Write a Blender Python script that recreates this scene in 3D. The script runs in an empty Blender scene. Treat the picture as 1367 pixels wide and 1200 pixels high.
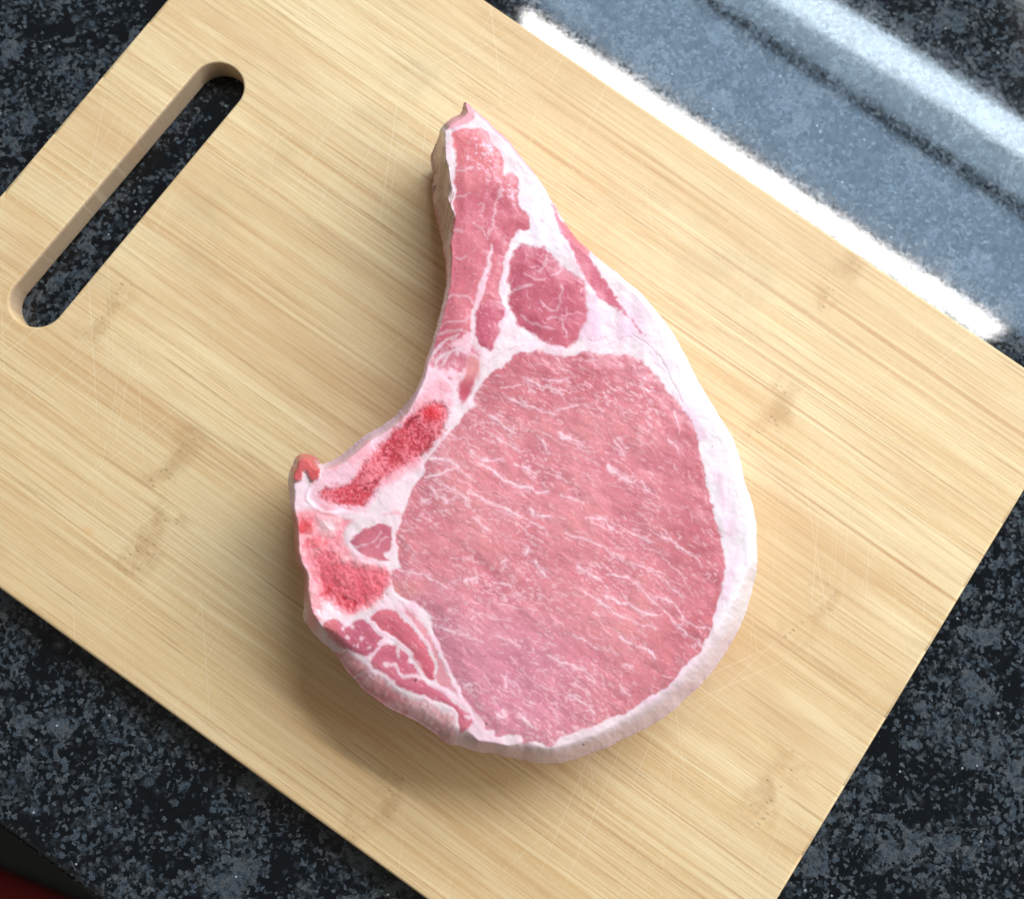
import bpy, bmesh, math, random
import numpy as np
from mathutils import Matrix, Vector

scene = bpy.context.scene
# ------------------------------------------------------------------ camera
# Board axes: x along the long edge, y towards the window, z up; the counter top is z = 0.
# The pose comes from the vanishing points of the four board edges (image 1367 x 1200).
IW, IH, F = 1367.0, 1200.0, 1200.0
CX, CY = IW / 2, IH / 2
BOARD_T = 0.0088                       # board thickness
BOARD_L = 0.320                        # board length
V1 = np.array([5420.96, -6197.37]); V2 = np.array([-25667.9, -17887.9])
ax = -np.array([V2[0] - CX, V2[1] - CY, F]); ax /= np.linalg.norm(ax)
ay = np.array([V1[0] - CX, V1[1] - CY, F]); ay -= ax * (ay @ ax); ay /= np.linalg.norm(ay)
az = np.cross(ax, ay)                  # up, expressed in camera axes (x right, y down, z forward)
RW = np.stack([ax, ay, az])            # camera -> world rotation

def _dir(u, v):
    return RW @ np.array([u - CX, v - CY, F])

_c0 = _dir(-277.27, 584.97); _c1 = _dir(895.51, 1438.22); _c2 = _dir(1432.02, 532.997); _c3 = _dir(371.85, -187.64)
_q = [c / -c[2] for c in (_c0, _c1, _c2, _c3)]
HB = BOARD_L / (0.5 * (np.linalg.norm(_q[1] - _q[0]) + np.linalg.norm(_q[2] - _q[3])))   # camera height over board
CAM = np.array([0.0, 0.0, HB + BOARD_T]) - np.array([_q[0][0], _q[0][1], 0]) * HB
BOARD_W = HB * 0.5 * (np.linalg.norm(_q[3] - _q[0]) + np.linalg.norm(_q[2] - _q[1]))

def back(u, v, z):
    """world point on the ray of picture point (u, v) at height z (arrays allowed)"""
    u = np.asarray(u, float); v = np.asarray(v, float)
    d = np.stack([u - CX, v - CY, np.full_like(u, F)], -1) @ RW.T
    t = (np.asarray(z, float) - CAM[2]) / d[..., 2]
    return CAM + d * t[..., None]

cam_data = bpy.data.cameras.new('camera')
cam = bpy.data.objects.new('camera', cam_data)
scene.collection.objects.link(cam)
M = np.stack([RW[:, 0], -RW[:, 1], -RW[:, 2]], 1)
cam.matrix_world = Matrix.Translation(Vector(CAM)) @ Matrix(M.tolist()).to_4x4()
cam_data.sensor_fit = 'HORIZONTAL'; cam_data.sensor_width = 36.0
cam_data.lens = F / IW * 36.0
cam_data.clip_start = 0.01; cam_data.clip_end = 60.0
cam_data.dof.use_dof = True
cam_data.dof.focus_distance = HB - 0.014
cam_data.dof.aperture_fstop = 9.0
scene.camera = cam

# ------------------------------------------------------------------ light
world = bpy.data.worlds.new('World'); scene.world = world; world.use_nodes = True
bg = world.node_tree.nodes['Background']
bg.inputs['Color'].default_value = (1.0, 0.96, 0.90, 1); bg.inputs['Strength'].default_value = 0.22

def mirror_hit(u, v, z0):
    """where the reflection seen at picture point (u, v) of the counter top meets height z0"""
    p = back(u, v, 0.0); d = p - CAM; d[2] = -d[2]
    return p + d * (z0 / d[2])

def window_lamp(name, pa, pb, pu, z0, radiance, color):
    """one horizontal band of the daylit window, placed from its mirror image in the polished counter:
    its lower edge runs between the mirrored points pa and pb at height z0, its upper edge shows at pu"""
    a = mirror_hit(*pa, z0); b = mirror_hit(*pb, z0)
    mid = (a + b) / 2; w = np.linalg.norm(b - a)
    X = (b - a) / w; up = np.array([0, 0, 1.0])
    Z = np.cross(X, up)                             # the lamp shines along its -Z
    if Z[1] < 0: X = -X; Z = -Z
    p = back(*pu, 0.0); d = p - CAM; d[2] = -d[2]
    t = ((mid - p) @ Z) / (d @ Z); height = (p + d * t)[2] - z0
    m = np.stack([X, np.cross(Z, X), Z], 1)
    ld = bpy.data.lights.new(name, 'AREA'); ld.shape = 'RECTANGLE'
    ld.size = w; ld.size_y = height
    ld.energy = radiance * math.pi * w * height; ld.color = color
    o = bpy.data.objects.new(name, ld); scene.collection.objects.link(o)
    o.matrix_world = Matrix.Translation(Vector(mid + up * height / 2)) @ Matrix(m.tolist()).to_4x4()
    return o
KEY = 70.0
window_lamp('window_sky_light', (700, 14), (1342, 438), (1000, 243), 0.72, KEY, (1.0, 0.985, 0.97))
window_lamp('window_garden_light', (600, -220), (1560, 425), (1000, 198), 0.62, 10.5, (0.50, 0.73, 1.0))
window_lamp('window_low_light', (600, -285), (1560, 345), (1000, 28), 0.50, 11.0, (0.55, 0.77, 1.0))
window_lamp('window_sill_light', (660, -284), (1560, 284), (1000, -20), 0.45, 32.0, (0.70, 0.86, 1.0))
def broad_lamp(name, target, azimuth, dist, zc, width, height, radiance, color):
    """the low, wide part of the daylight, from the far side of the counter"""
    a = math.radians(azimuth); d = np.array([math.cos(a), math.sin(a), 0.0])
    c = np.array([target[0], target[1], 0.0]) + d * dist; c[2] = zc
    Z = d.copy(); X = np.array([-d[1], d[0], 0.0]); Y = np.cross(Z, X)
    ld = bpy.data.lights.new(name, 'AREA'); ld.shape = 'RECTANGLE'; ld.size = width; ld.size_y = height
    ld.energy = radiance * math.pi * width * height; ld.color = color
    o = bpy.data.objects.new(name, ld); scene.collection.objects.link(o)
    o.matrix_world = Matrix.Translation(Vector(c)) @ Matrix(np.stack([X, Y, Z], 1).tolist()).to_4x4()
_t = back(680, 640, 0.0)
broad_lamp('window_wide_light', _t, 50, 1.30, 0.86, 2.3, 0.84, 4.1, (1.0, 0.99, 0.985))

scene.view_settings.view_transform = 'Standard'
scene.view_settings.look = 'None'
scene.view_settings.exposure = -0.06
scene.view_settings.gamma = 1.0
scene.render.engine = 'CYCLES'
scene.cycles.use_denoising = True
scene.cycles.max_bounces = 6

# ------------------------------------------------------------------ helpers
C = scene.collection

def srgb(r, g, b):
    f = lambda c: ((c / 255 + 0.055) / 1.055) ** 2.4 if c > 10 else c / 255 / 12.92
    return np.array([f(r), f(g), f(b)])

def empty(name, loc, label, cat, group=None):
    o = bpy.data.objects.new(name, None); C.objects.link(o); o.location = loc
    o['label'] = label; o['category'] = cat
    if group: o['group'] = group
    o.empty_display_size = 0.02
    return o

def link(name, me, mat, parent=None):
    o = bpy.data.objects.new(name, me); C.objects.link(o)
    me.materials.append(mat)
    if parent is not None: o.parent = parent
    return o

def new_mat(name):
    m = bpy.data.materials.new(name); m.use_nodes = True
    nt = m.node_tree; nt.nodes.clear()
    out = nt.nodes.new('ShaderNodeOutputMaterial'); b = nt.nodes.new('ShaderNodeBsdfPrincipled')
    nt.links.new(b.outputs[0], out.inputs[0])
    return m, nt, b

class NB:
    """small node builder"""
    def __init__(s, nt): s.nt = nt
    def n(s, t, **k):
        x = s.nt.nodes.new(t)
        for a, b in k.items(): setattr(x, a, b)
        return x
    def put(s, sock, v):
        if isinstance(v, bpy.types.NodeSocket): s.nt.links.new(v, sock)
        elif isinstance(v, (tuple, list)) and sock.type == 'RGBA' and len(v) == 3: sock.default_value = (*v, 1)
        else: sock.default_value = v
    def math(s, op, a, b=0.0, c=0.0, clamp=False):
        x = s.n('ShaderNodeMath', operation=op, use_clamp=clamp)
        for i, v in enumerate((a, b, c)): s.put(x.inputs[i], v)
        return x.outputs[0]
    def mapr(s, v, a, b, c=0.0, d=1.0, smooth=True):
        x = s.n('ShaderNodeMapRange', interpolation_type='SMOOTHSTEP' if smooth else 'LINEAR')
        for i, k in enumerate((v, a, b, c, d)): s.put(x.inputs[i], k)
        return x.outputs[0]
    def mix(s, f, a, b, blend='MIX'):
        x = s.n('ShaderNodeMix', data_type='RGBA', blend_type=blend)
        s.put(x.inputs[0], f); s.put(x.inputs[6], a); s.put(x.inputs[7], b)
        return x.outputs[2]
    def mapping(s, vec, loc=(0, 0, 0), rot=(0, 0, 0), scale=(1, 1, 1)):
        x = s.n('ShaderNodeMapping'); s.put(x.inputs[0], vec)
        s.put(x.inputs[1], loc); s.put(x.inputs[2], rot); s.put(x.inputs[3], scale)
        return x.outputs[0]
    def noise(s, vec, scale=5.0, detail=3.0, rough=0.5, dist=0.0):
        x = s.n('ShaderNodeTexNoise'); s.put(x.inputs['Vector'], vec)
        s.put(x.inputs['Scale'], scale); s.put(x.inputs['Detail'], detail)
        s.put(x.inputs['Roughness'], rough); s.put(x.inputs['Distortion'], dist)
        return x
    def voro(s, vec, scale, feature='F1', rnd=1.0):
        x = s.n('ShaderNodeTexVoronoi', feature=feature); s.put(x.inputs['Vector'], vec)
        s.put(x.inputs['Scale'], scale); s.put(x.inputs['Randomness'], rnd)
        return x
    def add(s, a, b):
        x = s.n('ShaderNodeVectorMath', operation='ADD'); s.put(x.inputs[0], a); s.put(x.inputs[1], b)
        return x.outputs[0]
    def vscale(s, a, k):
        x = s.n('ShaderNodeVectorMath', operation='SCALE'); s.put(x.inputs[0], a); s.put(x.inputs['Scale'], k)
        return x.outputs[0]
    def sub5(s, a):
        x = s.n('ShaderNodeVectorMath', operation='SUBTRACT'); s.put(x.inputs[0], a); x.inputs[1].default_value = (.5, .5, .5)
        return x.outputs[0]
    def bump(s, h, strength=0.3, dist=0.001):
        x = s.n('ShaderNodeBump'); s.put(x.inputs['Height'], h)
        x.inputs['Strength'].default_value = strength; x.inputs['Distance'].default_value = dist
        return x.outputs[0]

# ------------------------------------------------------------------ materials
def granite_material():
    m, nt, b = new_mat('polished_granite'); g = NB(nt)
    co = g.n('ShaderNodeTexCoord').outputs['Object']
    w1 = g.noise(co, 220, 3, 0.6).outputs['Color']
    w2 = g.noise(co, 900, 2, 0.6).outputs['Color']
    cw = g.add(co, g.add(g.vscale(g.sub5(w1), 0.0030), g.vscale(g.sub5(w2), 0.0010)))
    big = g.voro(cw, 150); mid = g.voro(cw, 360); sm = g.voro(cw, 900)
    sep = lambda c: g.n('ShaderNodeSeparateColor')
    def chan(c, i):
        x = sep(c); nt.links.new(c, x.inputs[0]); return x.outputs[i]
    dens = g.noise(co, 48, 3, 0.6).outputs['Fac']
    thr = g.math('MULTIPLY_ADD', g.math('SUBTRACT', dens, 0.5), -1.7, 0.90)
    fb = g.math('GREATER_THAN', chan(big.outputs['Color'], 0), thr)
    fm = g.math('GREATER_THAN', chan(mid.outputs['Color'], 1), g.math('SUBTRACT', thr, 0.24))
    fs = g.math('GREATER_THAN', chan(sm.outputs['Color'], 2), g.math('SUBTRACT', thr, 0.26))
    fine = g.noise(co, 2100, 3, 0.65).outputs['Fac']
    cloud = g.noise(cw, 620, 4, 0.66).outputs['Fac']
    soft = g.mapr(cloud, 0.36, 0.64)
    vb = g.math('MULTIPLY', fb, g.mapr(cloud, 0.30, 0.62, 0.10, 0.85))
    fm = g.math('MULTIPLY', fm, g.mapr(mid.outputs['Distance'], 0.22, 0.62, 1.0, 0.25))
    fb = g.math('MULTIPLY', fb, g.mapr(big.outputs['Distance'], 0.25, 0.65, 1.0, 0.3))
    vm = g.math('MULTIPLY', fm, g.math('MULTIPLY', soft, g.mapr(chan(mid.outputs['Color'], 0), 0, 1, 0.30, 1.0)))
    vs = g.math('MULTIPLY', fs, g.mapr(chan(sm.outputs['Color'], 0), 0, 1, 0.15, 0.85))
    v = g.math('MAXIMUM', vb, g.math('MAXIMUM', vm, vs))
    v = g.math('MULTIPLY', v, g.mapr(fine, 0.28, 0.72, 0.40, 1.35))
    hue = chan(mid.outputs['Color'], 2)
    pale = g.mix(hue, (0.064, 0.086, 0.106), (0.108, 0.118, 0.124))
    col = g.mix(g.math('MINIMUM', v, 1.0), (0.0026, 0.0042, 0.0060), pale)
    # the odd bright mica glint
    fl = g.voro(co, 900); glint = g.math('GREATER_THAN', chan(fl.outputs['Color'], 1), 0.9965)
    glint = g.math('MULTIPLY', glint, g.mapr(fl.outputs['Distance'], 0.18, 0.40, 1, 0))
    col = g.mix(g.math('MULTIPLY', glint, 0.8), col, (0.42, 0.43, 0.43))
    g.put(b.inputs['Base Color'], col)
    g.put(b.inputs['Roughness'], g.math('ADD', g.mapr(cloud, 0.3, 0.7, 0.030, 0.075), g.math('MULTIPLY', g.math('POWER', chan(mid.outputs['Color'], 0), 3.0), 0.022)))
    g.put(b.inputs['Specular IOR Level'], g.mapr(chan(sm.outputs['Color'], 1), 0, 1, 0.32, 0.42))
    wav = g.noise(co, 75, 3, 0.55).outputs['Fac']
    h = g.math('ADD', g.math('MULTIPLY', wav, 1.0), g.math('MULTIPLY', g.noise(cw, 700, 2).outputs['Fac'], 0.11))
    g.put(b.inputs['Normal'], g.bump(h, 0.06, 0.00030))
    return m

def bamboo_material():
    m, nt, b = new_mat('bamboo'); g = NB(nt)
    co = g.n('ShaderNodeTexCoord').outputs['Object']
    def attr(name):
        x = g.n('ShaderNodeAttribute', attribute_type='OBJECT', attribute_name=name); return x.outputs['Fac']
    seed = attr('seed'); tone = attr('tone')
    cmb = g.n('ShaderNodeCombineXYZ'); nt.links.new(seed, cmb.inputs[0]); nt.links.new(seed, cmb.inputs[2])
    wob = g.vscale(g.sub5(g.noise(co, 9, 2).outputs['Color']), 0.0014)
    p = g.add(g.add(co, cmb.outputs[0]), wob); pc = g.add(co, wob)
    fib = g.noise(g.mapping(p, scale=(15, 1250, 300)), 1.0, 4, 0.70).outputs['Fac']        # fine fibres
    fib2 = g.noise(g.mapping(p, scale=(26, 2900, 300)), 1.0, 2, 0.6).outputs['Fac']        # hair lines
    band = g.noise(g.mapping(pc, scale=(3.0, 620, 40)), 1.0, 2, 0.55).outputs['Fac']        # tone bands
    patch = g.noise(g.mapping(pc, scale=(11, 75, 20)), 1.0, 4, 0.6).outputs['Fac']
    dash = g.noise(g.mapping(p, scale=(30, 1250, 300)), 1.0, 1, 0.5).outputs['Fac']        # dark vessel dashes
    seam = g.noise(g.mapping(p, scale=(6, 520, 60)), 1.0, 1, 0.5).outputs['Fac']
    saw = g.noise(g.mapping(co, rot=(0, 0, 0.9), scale=(420, 1500, 100)), 1.0, 2, 0.6).outputs['Fac']   # faint cross sanding
    pale = (0.770, 0.568, 0.288); honey = (0.672, 0.428, 0.185); cream = (0.845, 0.680, 0.400)
    col = g.mix(g.mapr(band, 0.38, 0.72), pale, honey)
    col = g.mix(g.math('MULTIPLY', g.mapr(patch, 0.42, 0.66), 0.55), col, cream)
    col = g.mix(g.mapr(fib, 0.34, 0.64, 0.0, 1.0), g.mix(0.62, (0.52, 0.300, 0.130), col), g.mix(0.32, col, (0.85, 0.68, 0.42)))
    col = g.mix(g.mapr(fib2, 0.52, 0.72, 0, 0.25), col, (0.42, 0.25, 0.12))
    col = g.mix(g.math('MULTIPLY', g.mapr(dash, 0.60, 0.72), 0.45), col, (0.36, 0.19, 0.085))
    col = g.mix(g.math('MULTIPLY', g.mapr(seam, 0.64, 0.74), 0.55), col, (0.49, 0.255, 0.105))
    col = g.mix(g.mapr(saw, 0.52, 0.72, 0, 0.24), col, (0.84, 0.70, 0.47))
    col = g.mix(tone, col, (0.60, 0.38, 0.18))
    tan = g.noise(g.mapping(pc, loc=(3.1, 1.7, 0), scale=(9, 34, 20)), 1.0, 4, 0.62).outputs['Fac']
    col = g.mix(g.mapr(tan, 0.48, 0.70, 0, 0.60), col, (0.60, 0.365, 0.170))
    # knuckles of the cane: up to two per strip, position along x in the strip's own properties
    gn = g.n('ShaderNodeSeparateXYZ'); nt.links.new(g.n('ShaderNodeNewGeometry').outputs['True Normal'], gn.inputs[0])
    endg = g.mapr(g.math('ABSOLUTE', gn.outputs[0]), 0.25, 0.85)                      # end grain drinks the oil and is darker
    pores = g.noise(co, 1500, 2, 0.6).outputs['Fac']
    col = g.mix(g.math('MULTIPLY', endg, 0.85), col, g.mix(pores, (0.36, 0.255, 0.165), (0.50, 0.37, 0.25)))
    sx = g.n('ShaderNodeSeparateXYZ'); nt.links.new(co, sx.inputs[0])
    X, Y = sx.outputs[0], sx.outputs[1]
    warp = g.math('MULTIPLY', g.math('SUBTRACT', g.noise(co, 90, 2).outputs['Fac'], 0.5), 0.012)
    km = None
    for k in ('knuckle_a', 'knuckle_b', 'knuckle_c'):
        d = g.math('ABSOLUTE', g.math('SUBTRACT', g.math('ADD', X, warp), attr(k)))
        q = g.mapr(d, 0.0005, 0.0075, 1, 0)
        km = q if km is None else g.math('MAXIMUM', km, q)
    spk = g.voro(g.mapping(co, scale=(0.55, 1.5, 1)), 640).outputs['Distance']
    gate = g.noise(co, 210, 2).outputs['Fac']
    dots = g.math('MULTIPLY', g.mapr(spk, 0.10, 0.34, 1, 0), g.mapr(gate, 0.43, 0.56))
    cloudy = g.noise(g.mapping(co, scale=(1, 0.8, 1)), 130, 4, 0.6).outputs['Fac']
    col = g.mix(g.math('MULTIPLY', km, g.mapr(cloudy, 0.38, 0.64, 0, 0.50)), col, (0.44, 0.245, 0.10))
    tight = g.math('POWER', km, 1.7)
    col = g.mix(g.math('MULTIPLY', g.math('MULTIPLY', tight, dots), 0.65), col, (0.20, 0.115, 0.055))
    # glue lines and darker cane where the photograph shows them: ends in picture points, width, strength
    for pa, pb, wd, k, cc in (((985, 822), (1190, 957), 0.00045, 0.55, (0.40, 0.20, 0.075)), ((1080, 668), (1275, 802), 0.00050, 0.50, (0.42, 0.21, 0.08)),
                              ((300, 238), (600, 436), 0.0022, 0.38, (0.50, 0.285, 0.125)), ((640, 10), (900, 186), 0.0016, 0.28, (0.52, 0.30, 0.13)),
                              ((90, 650), (330, 815), 0.0006, 0.30, (0.46, 0.26, 0.11)), ((1010, 300), (1330, 520), 0.0012, 0.26, (0.50, 0.28, 0.12)),
                              ((60, 120), (300, 285), 0.0030, 0.22, (0.55, 0.31, 0.12)), ((118, 700), (119, 718), 0.0012, 0.5, (0.72, 0.33, 0.12))):
        a = back(*pa, BOARD_T)[:2]; b_ = back(*pb, BOARD_T)[:2]
        x0, x1 = sorted((a[0], b_[0])); ym = (a[1] + b_[1]) / 2; soft = max(0.002, (x1 - x0) * 0.25)
        wy = g.math('MULTIPLY', g.math('SUBTRACT', g.noise(g.mapping(co, scale=(40, 200, 1)), 1.0, 2).outputs['Fac'], 0.5), wd * 1.6)
        my = g.mapr(g.math('ABSOLUTE', g.math('SUBTRACT', g.math('ADD', Y, wy), ym)), wd * 0.2, wd * 1.5, 1, 0)
        mx = g.math('MULTIPLY', g.mapr(X, x0 - soft, x0 + soft), g.mapr(X, x1 - soft, x1 + soft, 1, 0))
        col = g.mix(g.math('MULTIPLY', g.math('MULTIPLY', my, mx), g.mapr(fib, 0.25, 0.65, k * 1.3, k * 0.6)), col, cc)
    # use: knife scratches, paler where the varnish is cut
    scr = None
    rnd = random.Random(5)
    for ang, sc, thr in ((118, 420, 0.735), (101, 380, 0.735), (75, 420, 0.745), (132, 360, 0.75), (58, 400, 0.755), (92, 520, 0.75)):
        q = g.mapping(co, loc=(rnd.random() * 9, rnd.random() * 9, 0), rot=(0, 0, -math.radians(ang)))
        q = g.mapping(q, scale=(9, sc * 3.2, 1))
        s_ = g.mapr(g.noise(q, 1.0, 0.0).outputs['Fac'], thr, thr + 0.06)
        scr = s_ if scr is None else g.math('MAXIMUM', scr, s_)
    wear = g.noise(co, 13, 2).outputs['Fac']
    scr = g.math('MULTIPLY', scr, g.mapr(wear, 0.38, 0.60))
    col = g.mix(g.math('MULTIPLY', scr, 0.24), col, (0.86, 0.73, 0.51))
    stain = g.noise(co, 26, 4, 0.6).outputs['Fac']
    col = g.mix(g.mapr(stain, 0.54, 0.75, 0, 0.30), col, (0.44, 0.31, 0.17))
    g.put(b.inputs['Base Color'], col)
    g.put(b.inputs['Roughness'], g.mapr(fib, 0.3, 0.7, 0.50, 0.62))
    b.inputs['Specular IOR Level'].default_value = 0.30
    h = g.math('SUBTRACT', g.math('ADD', g.math('MULTIPLY', fib, 1.0), g.math('MULTIPLY', fib2, 0.5)), g.math('MULTIPLY', scr, 0.8))
    g.put(b.inputs['Normal'], g.bump(h, 0.30, 0.00016))
    return m

def meat_material(name, bump_scale, bump_d, spec, coat):
    m, nt, b = new_mat(name); g = NB(nt)
    co = g.n('ShaderNodeTexCoord').outputs['Object']
    a = g.n('ShaderNodeAttribute', attribute_type='GEOMETRY', attribute_name='flesh_color')
    r = g.n('ShaderNodeAttribute', attribute_type='GEOMETRY', attribute_name='gloss')
    n1 = g.noise(co, bump_scale, 4, 0.62).outputs['Fac']
    grain = g.noise(co, bump_scale * 2.2, 2, 0.5).outputs['Fac']
    col = g.mix(1.0, a.outputs['Color'], g.mix(grain, (0.94, 0.94, 0.94), (1.05, 1.05, 1.05)), 'MULTIPLY')
    g.put(b.inputs['Base Color'], col)
    g.put(b.inputs['Roughness'], r.outputs['Fac'])
    b.inputs['Specular IOR Level'].default_value = spec
    wet = g.noise(co, 620, 3, 0.6).outputs['Fac']
    b.inputs['Coat Weight'].default_value = coat; b.inputs['Coat Roughness'].default_value = 0.09; b.inputs['Coat IOR'].default_value = 1.38
    g.put(b.inputs['Coat Normal'], g.bump(g.math('ADD', wet, g.math('MULTIPLY', grain, 0.30)), 1.0, 0.0022))
    g.put(b.inputs['Normal'], g.bump(n1, 0.5, bump_d))
    return m

def plain_material(name, c1, c2, scale, rough):
    m, nt, b = new_mat(name); g = NB(nt)
    co = g.n('ShaderNodeTexCoord').outputs['Object']
    g.put(b.inputs['Base Color'], g.mix(g.noise(co, scale, 4, 0.6).outputs['Fac'], c1, c2))
    b.inputs['Roughness'].default_value = rough
    return m

M_granite = granite_material()
M_bamboo = bamboo_material()
M_lean = meat_material('lean_meat', 1500, 0.00007, 0.45, 1.0)
M_fat = meat_material('pork_fat', 700, 0.00003, 0.40, 0.5)
M_bone = meat_material('cut_bone', 1300, 0.0002, 0.5, 0.7)

# ------------------------------------------------------------------ setting: counter, floor, rug
def counter():
    e0 = back(0.0, 1107.0, -0.004); e1 = back(131.7, 1200.0, -0.004)
    y_edge = float((e0[1] + e1[1]) / 2)
    t, r = 0.030, 0.006
    x0, x1, y1 = -0.75, 1.05, 0.85
    prof = []                                       # (y, z) outline of the slab, bullnosed front edge
    for k in range(9):
        a = math.pi / 2 * k / 8
        prof.append((y_edge + r - r * math.sin(a), -r + r * math.cos(a)))
    for k in range(9):
        a = math.pi / 2 * k / 8
        prof.append((y_edge + r - r * math.cos(a), -t + r - r * math.sin(a)))
    prof += [(y1, -t), (y1, 0.0)]
    bm = bmesh.new()
    a = [bm.verts.new((x0, y, z)) for y, z in prof]; c = [bm.verts.new((x1, y, z)) for y, z in prof]
    n = len(prof)
    for i in range(n):
        bm.faces.new((a[i], a[(i + 1) % n], c[(i + 1) % n], c[i]))
    bm.faces.new(a[::-1]); bm.faces.new(c)
    bmesh.ops.recalc_face_normals(bm, faces=bm.faces)
    me = bpy.data.meshes.new('counter'); bm.to_mesh(me); bm.free()
    o = link('granite_counter', me, M_granite); o['kind'] = 'structure'
    # lower cabinet carcass under the slab, set back from the edge, so the counter stands on something
    bm = bmesh.new(); bmesh.ops.create_cube(bm, size=1.0)
    for v in bm.verts:
        v.co = ((x0 + 0.02) if v.co.x < 0 else (x1 - 0.02), (y_edge + 0.035) if v.co.y < 0 else y1,
                -0.90 if v.co.z < 0 else -t)
    me = bpy.data.meshes.new('cabinet_wall'); bm.to_mesh(me); bm.free()
    o = link('cabinet_wall', me, plain_material('dark_cabinet', (0.03, 0.028, 0.025), (0.04, 0.036, 0.03), 30, 0.5)); o['kind'] = 'structure'
    bm = bmesh.new()
    vs = [bm.verts.new(p) for p in ((-3, -4, -0.90), (3.5, -4, -0.90), (3.5, 1.5, -0.90), (-3, 1.5, -0.90))]
    bm.faces.new(vs); me = bpy.data.meshes.new('floor'); bm.to_mesh(me); bm.free()
    o = link('floor', me, plain_material('dark_floor', (0.006, 0.009, 0.006), (0.012, 0.014, 0.010), 8, 0.6)); o['kind'] = 'structure'
    # dark red mat on the floor: only its corner shows past the counter's edge
    zf = -0.888
    c0 = back(-6.0, 1163.0, zf); c1 = back(92.0, 1204.0, zf)
    d = (c1 - c0) / np.linalg.norm(c1 - c0); nrm = np.array([d[1], -d[0], 0])
    A = c0 - d * 0.5; L, W, th = 1.0, 0.55, 0.012
    bm = bmesh.new(); nx, ny = 48, 28
    grid = {}
    rr = random.Random(3)
    for j in range(ny + 1):
        for i in range(nx + 1):
            p = A + d * L * i / nx + nrm * W * j / ny
            edge = min(i, nx - i, j, ny - j)
            z = zf + (0 if edge else -0.005) + rr.uniform(-.001, .001)
            grid[i, j] = bm.verts.new((p[0], p[1], z))
    for j in range(ny):
        for i in range(nx):
            bm.faces.new((grid[i, j], grid[i + 1, j], grid[i + 1, j + 1], grid[i, j + 1]))
    ring = [grid[i, 0] for i in range(nx)] + [grid[nx, j] for j in range(ny)] + [grid[i, ny] for i in range(nx, 0, -1)] + [grid[0, j] for j in range(ny, 0, -1)]
    low = [bm.verts.new((v.co.x, v.co.y, -0.8995)) for v in ring]
    for i in range(len(ring)):
        k = (i + 1) % len(ring); bm.faces.new((ring[i], ring[k], low[k], low[i]))
    bmesh.ops.recalc_face_normals(bm, faces=bm.faces)
    me = bpy.data.meshes.new('floor_mat'); bm.to_mesh(me); bm.free()
    for p in me.polygons: p.use_smooth = True
    o = link('floor_mat', me, plain_material('red_pile', (0.16, 0.005, 0.006), (0.24, 0.010, 0.010), 160, 0.9))
    o['label'] = 'dark red mat on the floor below the granite counter edge'; o['category'] = 'mat'
counter()

# ------------------------------------------------------------------ cutting board
def knuckle_spots():
    return [back(u, v, BOARD_T)[:2] for u, v in
            ((525, 1045), (1050, 1015), (1072, 835), (182, 745), (1010, 585), (168, 385), (212, 640),
             (1120, 372))]

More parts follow.
